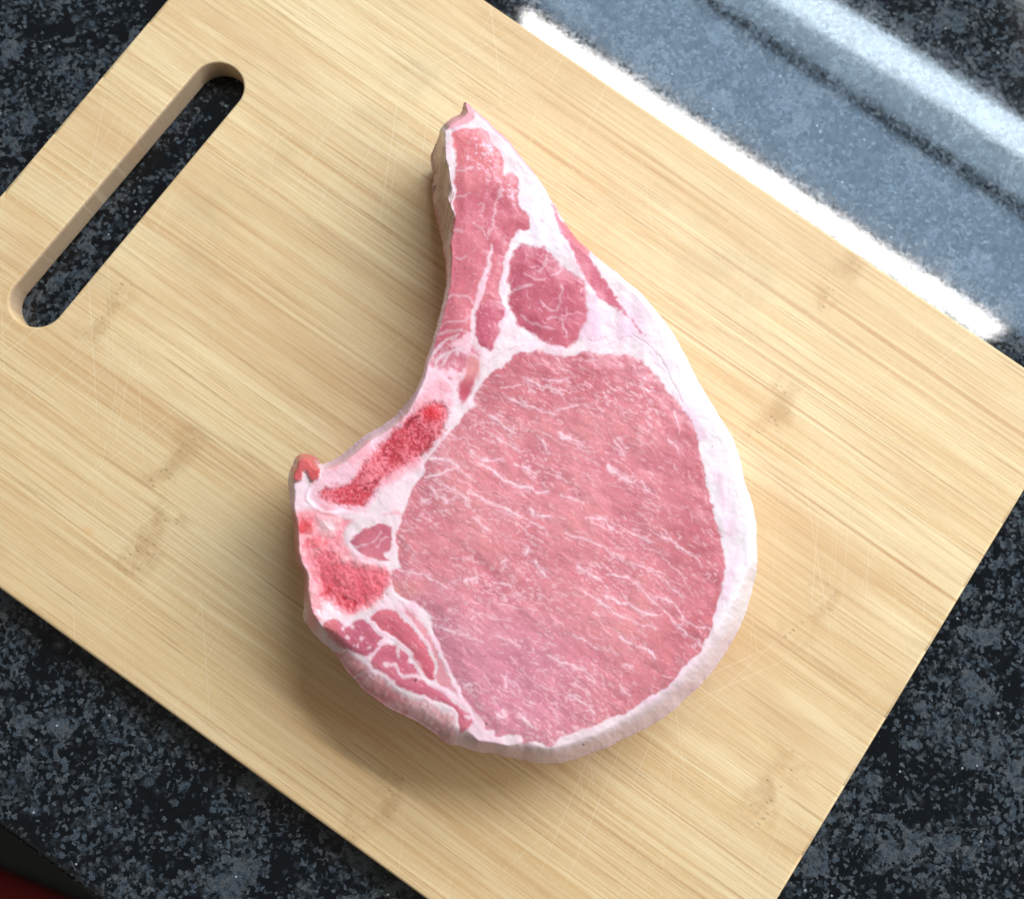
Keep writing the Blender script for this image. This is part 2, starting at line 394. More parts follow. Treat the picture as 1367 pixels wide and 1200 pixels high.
def board():
    root = empty('cutting_board', (0, 0, 0), 'pale bamboo cutting board with a long handle slot, lying on dark granite', 'cutting board')
    N = 10; rnd = random.Random(11)
    ys = np.linspace(0, BOARD_W, N + 1)
    # the slot: a stadium across the strips
    s0 = back(290, 116, BOARD_T)[:2]; s1 = back(50, 401, BOARD_T)[:2]
    rad = np.linalg.norm(back(290 + 38.5, 116, BOARD_T)[:2] - s0) - 0.0008
    def stadium(r, z, bm):
        d = (s1 - s0) / np.linalg.norm(s1 - s0); ang = math.atan2(d[1], d[0]); out = []
        for c, a0 in ((s1, ang - math.pi / 2), (s0, ang + math.pi / 2)):
            for k in range(25):
                a = a0 + math.pi * k / 24
                out.append(bm.verts.new((c[0] + r * math.cos(a), c[1] + r * math.sin(a), z)))
        return out
    bm = bmesh.new(); rings = []
    f = 0.0008
    for dr, z in ((f, -0.002), (f, 0.0), (f * 0.3, f * 0.3), (0, f), (0, BOARD_T - f), (f * 0.13, BOARD_T - f * 0.5), (f * 0.40, BOARD_T - f * 0.15), (f, BOARD_T), (f, BOARD_T + 0.002)):
        rings.append(stadium(rad + dr, z, bm))
    for a, c in zip(rings, rings[1:]):
        for i in range(len(a)):
            k = (i + 1) % len(a); bm.faces.new((a[i], a[k], c[k], c[i]))
    bm.faces.new(rings[0][::-1]); bm.faces.new(rings[-1])
    bmesh.ops.recalc_face_normals(bm, faces=bm.faces)
    cm = bpy.data.meshes.new('slot_cutter'); bm.to_mesh(cm); bm.free()
    cutter = bpy.data.objects.new('slot_cutter', cm); C.objects.link(cutter)
    spots = knuckle_spots()
    made = []
    for i in range(N):
        y0, y1 = ys[i] + 0.000012, ys[i + 1] - 0.000012
        r = 0.0012
        dz = rnd.uniform(-0.00001, 0.00001)
        prof = []
        def corner(y, z, sy, sz, round_):
            if round_:
                for k in range(5):
                    a = math.pi / 2 * k / 4
                    prof.append((sy, sz, r, a, y, z))
            else:
                prof.append((0, 0, 0, 0, y, z))
        pts = []
        top = BOARD_T + dz
        def arc(cy, cz, a0):
            return [(cy + r * math.cos(a0 + math.pi / 2 * k / 4), cz + r * math.sin(a0 + math.pi / 2 * k / 4)) for k in range(5)]
        e = 0.00005
        pts += arc(y1 - r, top - r, 0)[0:5] if i == N - 1 else [(y1, top - e), (y1 - e, top)]
        pts += arc(y0 + r, top - r, math.pi / 2) if i == 0 else [(y0 + e, top), (y0, top - e)]
        pts += arc(y0 + r, r, math.pi) if i == 0 else [(y0, 0.0)]
        pts += arc(y1 - r, r, 3 * math.pi / 2) if i == N - 1 else [(y1, 0.0)]
        bm = bmesh.new(); rg = []
        for x, ins in ((0, r), (r * 0.13, r * 0.5), (r * 0.4, r * 0.15), (r, 0), (BOARD_L - r, 0), (BOARD_L - r * 0.4, r * 0.15), (BOARD_L - r * 0.13, r * 0.5), (BOARD_L, r)):
            rg.append([bm.verts.new((x, y, min(max(z, ins), top - ins))) for y, z in pts])
        n = len(pts)
        for a, c in zip(rg, rg[1:]):
            for k in range(n): bm.faces.new((a[k], a[(k + 1) % n], c[(k + 1) % n], c[k]))
        bm.faces.new(rg[0][::-1]); bm.faces.new(rg[-1])
        bmesh.ops.recalc_face_normals(bm, faces=bm.faces)
        me = bpy.data.meshes.new('bamboo_strip'); bm.to_mesh(me); bm.free()
        o = bpy.data.objects.new('bamboo_strip', me); C.objects.link(o); o.parent = root
        if y1 > min(s0[1], s1[1]) - rad - 0.003 and y0 < max(s0[1], s1[1]) + rad + 0.003:
            md = o.modifiers.new('slot', 'BOOLEAN'); md.operation = 'DIFFERENCE'; md.object = cutter; md.solver = 'EXACT'
        o['seed'] = rnd.uniform(0, 40); o['tone'] = max(0.0, rnd.uniform(-0.12, 0.26))
        ks = [float(s[0]) for s in spots if y0 <= s[1] < y1][:3]
        for k, nm in enumerate(('knuckle_a', 'knuckle_b', 'knuckle_c')):
            o[nm] = ks[k] if k < len(ks) else -9.0
        made.append(o)
    bpy.context.view_layer.update()
    dg = bpy.context.evaluated_depsgraph_get()
    for o in made:
        if o.modifiers:
            nm = bpy.data.meshes.new_from_object(o.evaluated_get(dg)); o.modifiers.clear(); o.data = nm
        o.data.materials.clear(); o.data.materials.append(M_bamboo)
        o.data.shade_smooth() if hasattr(o.data, 'shade_smooth') else None
        o.data.set_sharp_from_angle(angle=math.radians(38))
        for f in o.data.polygons:                    # flat faces stay flat, only the rounded edges are smooth
            f.use_smooth = f.area < 4e-5 and abs(f.normal.z) < 0.995
    bpy.data.objects.remove(cutter, do_unlink=True)
board()

# ------------------------------------------------------------------ pork chop
# The cut face is one height field over a fine grid; the grid is then shared out to its muscles, bones and fat.
TOPZ = 0.030
U0, V0, STEP = 376.0, 126.0, 1.0
GW, GH = 646, 902
U, Vv = np.meshgrid(U0 + STEP * np.arange(GW), V0 + STEP * np.arange(GH))
U = U.astype(np.float32); Vv = Vv.astype(np.float32)

def vnoise(x, y, seed):
    """smooth lattice noise in [-1, 1]"""
    L = np.random.RandomState(seed).rand(256, 256).astype(np.float32) * 2 - 1
    xi = np.floor(x).astype(np.int32); yi = np.floor(y).astype(np.int32)
    fx = x - xi; fy = y - yi
    fx = fx * fx * fx * (fx * (fx * 6 - 15) + 10); fy = fy * fy * fy * (fy * (fy * 6 - 15) + 10)
    a = L[yi & 255, xi & 255]; b = L[yi & 255, (xi + 1) & 255]
    c = L[(yi + 1) & 255, xi & 255]; d = L[(yi + 1) & 255, (xi + 1) & 255]
    return (a + (b - a) * fx) * (1 - fy) + (c + (d - c) * fx) * fy

def fbm(x, y, seed, octv=4, gain=0.5):
    s = 0; a = 1.0; t = 0
    for k in range(octv):
        s = s + a * vnoise(x * 2 ** k + 17.3 * k, y * 2 ** k + 9.1 * k, seed + k); t += a; a *= gain
    return s / t * 1.6

def ridge(x, y, seed, octv=3):
    s = 0; a = 1.0; t = 0
    for k in range(octv):
        s = s + a * (1 - np.abs(vnoise(x * 2 ** k + 5.7 * k, y * 2 ** k + 3.3 * k, seed + k)) * 2.2).clip(0, 1); t += a; a *= 0.5
    return s / t

def smooth(x, a, b):
    t = ((x - a) / (b - a)).clip(0, 1); return t * t * (3 - 2 * t)

Z1 = (540, 120, 4.272); Z2 = (540, 360, 4.272); Z3 = (370, 520, 4.272); Z4 = (370, 760, 4.272)
Z5 = (660, 440, 3.797); Z6 = (660, 730, 3.797)
def P(z, *pts): return [(z[0] + x / z[2], z[1] + y / z[2]) for x, y in pts]

def catmull(pts, closed, n=4):
    p = np.array(pts, float); out = []
    m = len(p)
    for i in range(m if closed else m - 1):
        if closed: a, b, c, d = p[i - 1], p[i], p[(i + 1) % m], p[(i + 2) % m]
        else: a, b, c, d = p[max(i - 1, 0)], p[i], p[i + 1], p[min(i + 2, m - 1)]
        for k in range(n):
            t = k / n
            out.append(0.5 * (2 * b + (c - a) * t + (2 * a - 5 * b + 4 * c - d) * t * t + (3 * b - a - 3 * c + d) * t ** 3))
    if not closed: out.append(p[-1])
    return np.array(out)

wu = (fbm(U / 15, Vv / 15, 11, 3) * 2.6).astype(np.float32); wv = (fbm(U / 15, Vv / 15, 23, 3) * 2.6).astype(np.float32)
Uw = U + wu; Vw = Vv + wv                                     # wavering edges for muscles and veins

def seg_window(a, b, mg):
    i0 = max(int((min(a[0], b[0]) - mg - U0) / STEP), 0); i1 = min(int((max(a[0], b[0]) + mg - U0) / STEP) + 2, GW)
    j0 = max(int((min(a[1], b[1]) - mg - V0) / STEP), 0); j1 = min(int((max(a[1], b[1]) + mg - V0) / STEP) + 2, GH)
    return slice(j0, max(j1, j0)), slice(i0, max(i1, i0))

def region(pts, mg=24, X=None, Y=None, closed_n=4, extra=None):
    """signed distance (inside > 0, clamped to mg) of a smoothed closed outline; extra: per-point values carried to the nearest point"""
    X = Uw if X is None else X; Y = Vw if Y is None else Y
    q = catmull(pts, True, closed_n)
    d = np.full(U.shape, float(mg), np.float32); ins = np.zeros(U.shape, bool)
    ev = None
    if extra is not None:
        ex = np.array(extra, float); qe = []
        m = len(pts)
        for i in range(m):
            for k in range(closed_n):
                t = k / closed_n; qe.append(ex[i] * (1 - t) + ex[(i + 1) % m] * t)
        qe = np.array(qe); ev = np.zeros(U.shape + (qe.shape[1],), np.float32)
    n = len(q)
    for i in range(n):
        a = q[i]; b = q[(i + 1) % n]; ab = b - a; l2 = ab @ ab + 1e-9
        w = seg_window(a, b, mg + 4)
        x = X[w]; y = Y[w]
        if x.size:
            t = (((x - a[0]) * ab[0] + (y - a[1]) * ab[1]) / l2).clip(0, 1)
            dd = np.hypot(x - a[0] - t * ab[0], y - a[1] - t * ab[1])
            if ev is None: d[w] = np.minimum(d[w], dd)
            else:
                up = dd < d[w]; d[w] = np.where(up, dd, d[w])
                val = qe[i] + (qe[(i + 1) % n] - qe[i]) * t[..., None]
                ev[w] = np.where(up[..., None], val, ev[w])
        if a[1] != b[1]:
            j0 = max(int((min(a[1], b[1]) - V0) / STEP) - 6, 0); j1 = min(int((max(a[1], b[1]) - V0) / STEP) + 8, GH)
            if j1 > j0:
                y = Y[j0:j1]; x = X[j0:j1]
                ins[j0:j1] ^= ((a[1] > y) != (b[1] > y)) & (x < (b[0] - a[0]) * (y - a[1]) / (b[1] - a[1]) + a[0])
    sd = np.where(ins, d, -d)
    return (sd, ev, q) if extra is not None else sd

def stroke(field, pts, w0, w1=None, k=1.0, soft=1.0, X=None, Y=None, n=4):
    """max a soft brush line into field"""
    X = Uw if X is None else X; Y = Vw if Y is None else Y
    w1 = w0 if w1 is None else w1
    q = catmull(pts, False, n) if len(pts) > 1 else np.array([pts[0], (pts[0][0] + .01, pts[0][1])])
    m = len(q) - 1
    for i in range(m):
        a, b = q[i], q[i + 1]; ab = b - a; l2 = ab @ ab + 1e-9
        w = seg_window(a, b, max(w0, w1) + soft + 4)
        x = X[w]; y = Y[w]
        if not x.size: continue
        t = (((x - a[0]) * ab[0] + (y - a[1]) * ab[1]) / l2).clip(0, 1)
        dd = np.hypot(x - a[0] - t * ab[0], y - a[1] - t * ab[1])
        hw = (w0 + (w1 - w0) * (i + t) / m) / 2
        val = k * (1 - smooth(dd - hw, -soft * 0.6, soft))
        field[w] = np.maximum(field[w], val)

# ---- silhouette: picture point, width of the rounded shoulder (picture units), drop (mm), exponent
SIL = []
def sil(w, drop, e, pts):
    SIL.extend([(p, w, drop, e) for p in pts])
sil(7, 4, 1.6, [(620.8, 135.5), (625.4, 140)])
sil(6, 3, 1.8, [(645.3, 157.5), (661.7, 172.7), (680.4, 190.2), (693.3, 207.8), (706.2, 223), (720.2, 241.7), (733.1, 262.8), (743.7, 279.2)])
sil(7, 3.5, 1.8, [(757.7, 302.6), (769.4, 319), (783.4, 330.7), (790.5, 337.7), (809.2, 353), (827.9, 368), (851.3, 388), (873, 412)])
sil(13, 6, 2.0, [(894.4, 440), (910.2, 466.3), (920.7, 487.4), (936.5, 516.4), (952.3, 542.7), (965.5, 563.8), (980, 590), (987.9, 611.2), (993.2, 640.2), (1002.4, 666.5), (1009, 692.8), (1010.3, 722), (1010.8, 753)])
sil(20, 10, 1.9, [(1007, 777.4), (999.7, 803.7)])
sil(28, 10, 1.8, [(991.8, 827.4), (980, 851.1), (965.5, 874.9), (947, 901.2), (923.4, 924.9), (897, 948.6), (870.7, 967)])
sil(24, 9, 1.8, [(839, 982.8), (807.5, 998.6), (775.9, 1010.5), (746.9, 1018.4), (717.9, 1018.4), (696.9, 1013)])
sil(15, 9, 1.5, [(675.8, 1009.2), (650.9, 1004.6), (634.5, 1002.3)])
sil(27, 6, 1.8, [(613.4, 995.3), (594.7, 990.6)])
sil(38, 4.5, 2.1, [(580.7, 978.9), (562, 966), (540.9, 955.5), (519.8, 944.9), (503.4, 933.2), (487, 921.5), (475.3, 907.5), (463.6, 895.8)])
sil(24, 6, 1.8, [(449.6, 874.7), (435.5, 860.7)])
sil(16, 9, 1.6, [(419.2, 846.6), (409.8, 832.6), (405.1, 823)])
sil(6, 5, 1.5, [(406.3, 790.4), (406, 768), (396.9, 751.7), (393.4, 726), (391.6, 697.9), (387.6, 679.2)])
sil(9, 6, 1.8, [(385.2, 658.1), (385.2, 637), (389.9, 622), (393.4, 611.3), (404, 606), (416.8, 608.5), (425, 619.5)])
sil(11, 8, 1.4, [(437.9, 617), (454.3, 609), (473, 592.6), (491.7, 578.5), (515.1, 564.5), (533.9, 548)])
sil(5, 3, 1.7, [(554, 521.5), (564.6, 498.1), (568, 484), (575, 465.3), (582, 437), (589.2, 411.5), (595, 388), (597.5, 367)])
sil(6, 5, 1.4, [(598, 347), (596.5, 326)])
sil(20, 22, 1.15, [(589, 300), (582, 279), (578.5, 262.8), (582, 244)])
sil(17, 22, 1.15, [(579, 218.3), (578.6, 204.3)])
sil(9, 14, 1.3, [(585.6, 181.5)])
sil(7, 6, 1.6, [(588, 173.8), (594, 166), (603, 158.6), (616, 151), (619, 140)])

sdS, ext, QS = region([s[0] for s in SIL], 60, U + wu * 0.28, Vv + wv * 0.28, 4, [(s[1], s[2], s[3]) for s in SIL])
inside = sdS > 0.2
wS = ext[..., 0] + 1e-3; dS = ext[..., 1]; eS = ext[..., 2]
tS = (sdS / wS).clip(0, 1)
shoulder = dS * (1 - tS) ** np.maximum(eS, 0.5)
shoulder[sdS >= 58] = 0

# ---- region outlines, read off the photograph
R = {}
R['loin'] = region(P(Z2, (640, 472), (760, 466), (850, 484), (920, 490), (1000, 480), (1070, 465), (1150, 480), (1250, 490)) +
    P(Z5, (760, 170), (830, 250), (900, 330), (960, 400), (1010, 480), (1025, 550), (1050, 660), (1070, 760), (1100, 880), (1130, 980), (1150, 1080)) +
    P(Z6, (1167, 100), (1157, 200), (1130, 280), (1110, 370), (1090, 440), (1050, 510), (990, 570), (930, 640), (890, 690), (820, 745), (730, 800), (640, 850), (520, 900), (400, 940), (330, 968), (285, 1008), (220, 990), (150, 1000), (135, 955), (80, 955), (0, 962)) +
    P(Z4, (1230, 930), (1190, 905), (1140, 850), (1095, 790), (1065, 720), (1025, 640), (985, 570), (945, 480), (905, 400), (880, 330), (850, 250), (800, 200), (730, 165), (665, 125), (645, 70), (645, 30)) +
    P(Z3, (650, 1035), (710, 1015), (690, 960), (680, 860), (700, 770), (730, 680), (765, 600), (815, 520), (840, 440), (870, 395), (950, 290), (1000, 230), (1060, 150), (1130, 90)) +
    P(Z2, (400, 740), (440, 660), (490, 592), (580, 532)))
R['cap'] = region(P(Z1, (670, 880), (740, 895), (800, 900), (850, 955), (920, 1020), (1000, 1080)) +
    P(Z2, (1030, 110), (1040, 200), (1028, 300), (990, 385), (930, 440), (860, 435), (780, 400), (700, 350), (640, 300), (600, 230), (590, 160), (600, 100)) +
    P(Z1, (595, 1020), (620, 940)))
R['rib'] = region(P(Z1, (280, 250), (330, 222), (400, 222), (470, 252), (510, 320), (560, 380), (570, 440), (562, 488), (620, 485), (658, 540), (652, 620), (685, 700), (715, 760), (700, 800), (640, 805), (600, 870), (578, 960), (558, 1060), (540, 1160)) +
    P(Z2, (550, 185), (440, 200), (395, 260), (385, 340), (345, 430), (250, 480), (165, 500), (160, 460), (180, 360), (200, 290), (230, 190), (245, 110)) +
    P(Z1, (258, 1020), (265, 900), (278, 740), (284, 600), (290, 480), (292, 380), (278, 300)))
R['nub'] = region(P(Z2, (400, 245), (440, 195), (510, 192), (570, 205), (582, 250), (548, 285), (540, 340), (510, 410), (480, 460), (425, 425), (397, 350)))
R['mottle'] = region(P(Z2, (245, 430), (385, 300), (400, 400), (440, 460), (420, 560), (360, 560), (320, 640), (220, 690), (150, 720), (90, 740), (120, 600), (150, 500)))
R['wedge'] = region(P(Z2, (365, 500), (425, 520), (435, 560), (415, 640), (390, 690), (345, 762), (315, 720), (305, 660), (340, 600), (352, 540)))
R['strip'] = region(P(Z1, (838, 650), (900, 745), (960, 822), (1035, 885), (1075, 990), (1150, 1090)) + P(Z2, (1230, 200), (1300, 285), (1367, 372), (1330, 335), (1250, 250), (1150, 190), (1060, 100)) +
    P(Z1, (1030, 1090), (995, 1010), (940, 890), (880, 780)))
R['marrow_rib'] = region(P(Z3, (780, 118), (850, 78), (920, 72), (962, 110), (968, 190), (940, 270), (885, 335), (830, 385), (750, 430), (670, 470), (615, 510), (580, 560), (530, 610), (500, 660), (420, 668), (340, 655), (270, 625), (240, 585), (290, 560), (390, 540), (465, 475), (510, 400), (570, 330), (630, 265), (700, 195)))
R['shell_rib'] = region(P(Z2, (200, 640), (270, 690), (262, 790), (180, 910), (60, 1060)) + P(Z3, (830, 430), (720, 500), (640, 540), (560, 620), (510, 695), (400, 700), (280, 715), (195, 675), (165, 600), (200, 520), (300, 440), (420, 370), (500, 300), (600, 230), (700, 150), (790, 60), (840, 20)))
R['marrow_back'] = region(P(Z3, (215, 930), (320, 920), (370, 985), (450, 1005), (600, 1025), (625, 1085), (610, 1150)) +
    P(Z4, (605, 120), (540, 180), (470, 215), (420, 250), (370, 215), (300, 165), (225, 150), (250, 80)))
R['back'] = region(P(Z3, (112, 690), (300, 705), (430, 740), (400, 830), (395, 900), (450, 960), (600, 995), (645, 1060), (640, 1150)) +
    P(Z4, (625, 110), (560, 190), (480, 250), (400, 280), (300, 230), (260, 280), (215, 340), (175, 300), (168, 150), (165, 20)) + P(Z3, (125, 980), (108, 880), (104, 780)))
R['small'] = region(P(Z3, (428, 860), (490, 800), (560, 768), (640, 772), (657, 840), (640, 915), (600, 935), (640, 975), (550, 965), (470, 932), (435, 900)))
R['arc'] = region(P(Z3, (600, 720), (650, 692), (700, 700), (705, 745), (685, 720), (640, 715)))
R['low_a'] = region(P(Z4, (543, 268), (580, 230), (650, 218), (700, 258), (770, 330), (830, 400), (868, 480), (898, 540), (905, 620), (850, 610), (795, 545), (755, 460), (680, 400), (612, 345), (558, 302)))
R['low_b'] = region(P(Z4, (263, 312), (300, 280), (350, 290), (400, 330), (440, 302), (515, 298), (545, 350), (605, 395), (575, 430), (580, 465), (520, 500), (440, 472), (365, 445), (290, 372)))
R['low_c'] = region(P(Z4, (590, 445), (680, 440), (740, 485), (785, 545), (815, 610), (860, 650), (930, 685), (1000, 745), (1080, 810), (1110, 830), (1118, 875), (1065, 920), (1042, 930), (1032, 845), (1000, 785), (900, 742), (770, 695), (650, 632), (550, 560), (530, 520)))
R['low_d'] = region(P(Z4, (720, 230), (770, 250), (830, 320), (880, 395), (930, 490), (985, 600), (1035, 700), (1000, 690), (920, 640), (915, 540), (870, 430), (800, 340)))
R['bulb'] = region(P(Z3, (88, 470), (100, 390), (150, 368), (205, 378), (235, 440), (230, 500), (190, 530), (150, 470), (130, 525), (92, 515)))
R['fold'] = region(P(Z4, (330, 470), (420, 490), (505, 530), (540, 590), (640, 660), (750, 725), (860, 770), (960, 810), (1010, 850), (1015, 940), (1000, 1010), (900, 960), (800, 890), (640, 810), (500, 710), (400, 600), (330, 500)))
R['ribside'] = region(P(Z1, (205, 235), (225, 330), (248, 450), (268, 560), (276, 640), (275, 720), (258, 850), (240, 880), (200, 780), (170, 690), (150, 610), (180, 530), (160, 420), (158, 350), (185, 260)))
R['tip'] = region(P(Z1, (235, 195), (330, 120), (345, 60), (375, 100), (400, 150), (340, 200), (260, 225)))

# ---- colours (linear base colours)
FAT = srgb(229, 203, 203); FATP = srgb(221, 172, 182); PALE = srgb(244, 214, 219)
col = np.empty(U.shape + (3,), np.float32); col[:] = FAT
rough = np.full(U.shape, 0.44, np.float32)
hgt = np.zeros(U.shape, np.float32)                          # mm, relative relief
def lay(mask, c):
    global col
    c = np.asarray(c, np.float32)
    col = col * (1 - mask[..., None]) + c * mask[..., None]
def mixc(a, b, f): return a + (b - a) * f[..., None]
n_lo = fbm(U / 70, Vv / 70, 31, 3); n_md = fbm(U / 22, Vv / 22, 41, 4); n_hi = fbm(U / 5, Vv / 5, 51, 4, 0.65); n_vf = fbm(U / 2.2, Vv / 2.2, 61, 2, 0.7)
# fat: pinker in patches, layered lines along the outer rim
rim = np.where(sdS < 59, sdS, 60)
lay(smooth(n_md + 0.5 * n_lo, 0.15, 0.9) * 0.55, FATP)
lay(np.exp(-((rim - 17 - 5 * n_lo) / 2.0) ** 2) * smooth(U, 800, 900) * 0.30 * smooth(n_md, -0.4, 0.6), srgb(236, 190, 205))
lay(smooth(Vv, 800, 960) * smooth(sdS, 26, 4) * 0.6, srgb(242, 202, 206))                       # skin side, lower rim
lay(smooth(sdS, 4.0, 1.2) * smooth(U, 625, 640) * smooth(Vv, 345, 285) * 0.8, srgb(226, 150, 165))
lay(smooth(U, 820, 900) * smooth(Vv, 880, 800) * 0.75, srgb(237, 223, 222)); lay(smooth(np.hypot((U - 725) / 60, (Vv - 285) / 90), 1.0, 0.5) * smooth(n_md + .4, -0.5, 0.4) * 0.6, srgb(241, 226, 231))
lay(np.exp(-((rim - 33 - 4 * n_lo) / 8.0) ** 2) * smooth(U, 820, 880) * 0.80 * smooth(n_md, -0.9, 0.4), srgb(228, 188, 200))
tri = smooth(np.hypot((U - 812) / 52, (Vv - 430) / 48), 1.15, 0.5)
lay(tri * 0.7 * smooth(n_md + 0.4 * n_hi, -0.8, 0.5), srgb(228, 186, 200))
flank = smooth(U, 800, 700) * smooth(Vv, 380, 470)
lay(flank * 0.5 * smooth(n_md + 0.5 * n_hi, -0.8, 0.6), srgb(237, 194, 203))

def patch(name, c, soft=2.0, jitter=1.2, k=1.0):
    m = smooth(R[name] + jitter * n_hi, -soft, soft) * k
    lay(m, c); return m

# fibre coordinates of the loin
a0 = math.radians(31)
al = math.cos(a0) * (U - 740) + math.sin(a0) * (Vv - 720); ac = -math.sin(a0) * (U - 740) + math.cos(a0) * (Vv - 720)
ac = ac - 0.00045 * al * np.abs(al) * 0.5 - 0.0006 * al * (ac * 0.55) + 5 * n_lo
def lean(base, dark, light):
    f = (0.5 + 0.42 * n_lo + 0.22 * n_md).clip(0, 1); c = mixc(dark, light, f)
    return c * 0.55 + base * 0.45
loin_c = lean(srgb(212, 126, 131), srgb(194, 102, 114), srgb(223, 143, 142))
loin_c = mixc(loin_c, srgb(203, 130, 156), smooth(Vv + 0.25 * (740 - U), 770, 900) * smooth(U, 860, 690) * 0.42)
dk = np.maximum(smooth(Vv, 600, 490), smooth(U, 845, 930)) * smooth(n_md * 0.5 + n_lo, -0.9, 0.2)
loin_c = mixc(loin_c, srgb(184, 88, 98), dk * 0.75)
loin_c = mixc(loin_c, srgb(222, 142, 136), smooth(np.hypot((U - 545) / 34, (Vv - 785) / 14) + 0.3 * n_md, 1.2, 0.2) * 0.7)
fibre = fbm(al / 26, ac / 3.4, 71, 3, 0.6)
loin_c = loin_c * (1 + 0.13 * fibre[..., None]) * (1 + 0.05 * n_vf[..., None])
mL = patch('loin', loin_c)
mC = patch('cap', lean(srgb(194, 90, 106), srgb(174, 70, 88), srgb(208, 108, 120)) * (1 + 0.09 * n_hi[..., None]), 3.2, 2.2)
ribf = fbm((U + 0.2 * Vv) / 5, Vv / 16, 81, 3)
rib_c = lean(srgb(202, 100, 112), srgb(184, 80, 98), srgb(214, 122, 126)) * (1 + 0.08 * ribf[..., None])
rib_c = mixc(rib_c, srgb(226, 120, 118), smooth(Vv, 270, 190) * 0.55)
mR = patch('rib', rib_c)
mK = patch('mottle', mixc(srgb(204, 104, 118), srgb(238, 186, 194), smooth(n_md + 0.5 * n_hi + 0.25, -0.35, 0.65)), 5.0, 3.0, 0.92)
mN = patch('nub', lean(srgb(190, 84, 104), srgb(178, 72, 92), srgb(204, 100, 114)))
mW = patch('wedge', mixc(srgb(220, 140, 138), srgb(190, 78, 94), smooth(Vv, 488, 522)), 4.0)
mT = patch('strip', lean(srgb(206, 100, 118), srgb(190, 80, 98), srgb(222, 130, 140)), 1.8, 2.2)
lay(smooth(R['strip'] + 1.5 * n_hi, 4, -1) * mT * 0.35, FATP)
# bones
lay(smooth(R['shell_rib'] + 2 * n_hi, -5, 5) * 0.85, mixc(srgb(238, 182, 192), srgb(238, 158, 166), smooth(n_md, -0.3, 0.6)))
lay(np.exp(-(((R['shell_rib']) - 3) / 2.2) ** 2) * smooth(U, 470, 440) * smooth(Vv, 645, 660) * 0.9, srgb(250, 226, 232))
lay(smooth(R['back'] + 4 * n_md, -4, 6) * 0.9, mixc(srgb(236, 126, 136), srgb(243, 164, 166), smooth(n_md + 0.4 * n_hi, -0.5, 0.7)))
lay(smooth(np.hypot((U - 408) / 16, (Vv - 702) / 13) + 0.35 * n_hi, 1.2, 0.3) * 0.85, srgb(226, 62, 66))
lay(smooth(np.hypot((U - 421) / 18, (Vv - 724) / 10) + 0.35 * n_hi, 1.2, 0.3) * 0.7, srgb(230, 80, 88))
lay(smooth(np.hypot((U - 437) / 20, (Vv - 702) / 12) + 0.5 * n_hi, 1.1, 0.3) * 0.65, srgb(246, 206, 206))
lay(smooth(np.hypot((U - 437) / 15, (Vv - 816) / 14) + 0.35 * n_hi, 1.2, 0.4) * 0.9, srgb(248, 216, 218))
pore = ridge(U / 4.6, Vv / 4.6, 91, 2); spong = fbm(U / 3.0, Vv / 3.0, 95, 3, 0.7) * 0.85
mar = mixc(srgb(194, 34, 52), srgb(226, 114, 124), smooth(spong * 0.9 + 0.6 * n_md, -0.45, 0.7))
mar = mixc(mar, srgb(138, 18, 36), smooth(spong, -0.26, -0.66) * 0.8)
mar = mixc(mar, srgb(247, 196, 200), smooth(pore * 0.7 + 0.35 * n_hi, 0.62, 0.95) * 0.55)
mM = patch('marrow_rib', mar, 5.5, 3.0, 0.95)
lay(smooth(np.hypot((U - 577) / 18, (Vv - 551) / 15) + 0.2 * n_md, 1.15, 0.4) * smooth(R['marrow_rib'], -2, 4) * 0.80, mixc(srgb(218, 22, 34), srgb(240, 150, 150), smooth(n_hi, 0.35, 0.8)))
stx = np.zeros(U.shape, np.float32)
stroke(stx, P(Z3, (735, 205), (765, 170), (800, 150)), 4, 2.5, 1, 2.0); stroke(stx, P(Z3, (830, 375), (870, 320), (890, 270)), 3, 2, 0.7, 2.5); stroke(stx, P(Z3, (590, 500), (560, 540)), 3, 3, 0.6, 2.5)
lay(stx * 0.75, srgb(130, 12, 30))
mar2 = mixc(mar, srgb(236, 110, 122), np.full(U.shape, 0.42, np.float32))
mB = patch('marrow_back', mar2, 6.0, 3.5, 0.88)
stx[:] = 0
stroke(stx, P(Z4, (380, 165), (420, 180), (445, 200), (425, 230)), 6, 4, 1, 2.5); stroke(stx, P(Z4, (240, 145), (285, 130), (300, 90)), 4, 3, .8, 3); stroke(stx, P(Z4, (340, 190), (390, 205), (400, 230)), 4, 3, .8, 3)
lay(stx * smooth(n_hi, -0.9, 0.3) * 0.75, srgb(186, 14, 28))
mS = patch('small', mixc(lean(srgb(196, 98, 112), srgb(176, 76, 94), srgb(216, 132, 140)), srgb(160, 76, 96), smooth(U, 490, 470) * 0.6))
lay(smooth(R['arc'] + n_hi, -1.5, 2.5) * 0.6, srgb(228, 146, 152))
mA = patch('low_a', lean(srgb(206, 98, 112), srgb(194, 84, 100), srgb(222, 128, 134)) * (1 + 0.06 * fibre[..., None]))
mBb = patch('low_b', mixc(lean(srgb(188, 86, 106), srgb(176, 78, 100), srgb(204, 110, 122)), srgb(214, 112, 112), smooth(U, 460, 438) * 0.8))
mCc = patch('low_c', lean(srgb(196, 96, 114), srgb(184, 82, 102), srgb(214, 124, 134)))
mD = patch('low_d', srgb(218, 134, 142), 2.0, 1.5, 0.9)
mU = patch('bulb', lean(srgb(203, 80, 80), srgb(186, 60, 64), srgb(220, 118, 112)), 2.0)
foldn = fbm((U * 0.80 + Vv * 0.60) / 4.5, (-U * 0.6 + Vv * 0.8) / 16, 101, 3)
mF = smooth(R['fold'] + 3 * n_md, -4, 4)
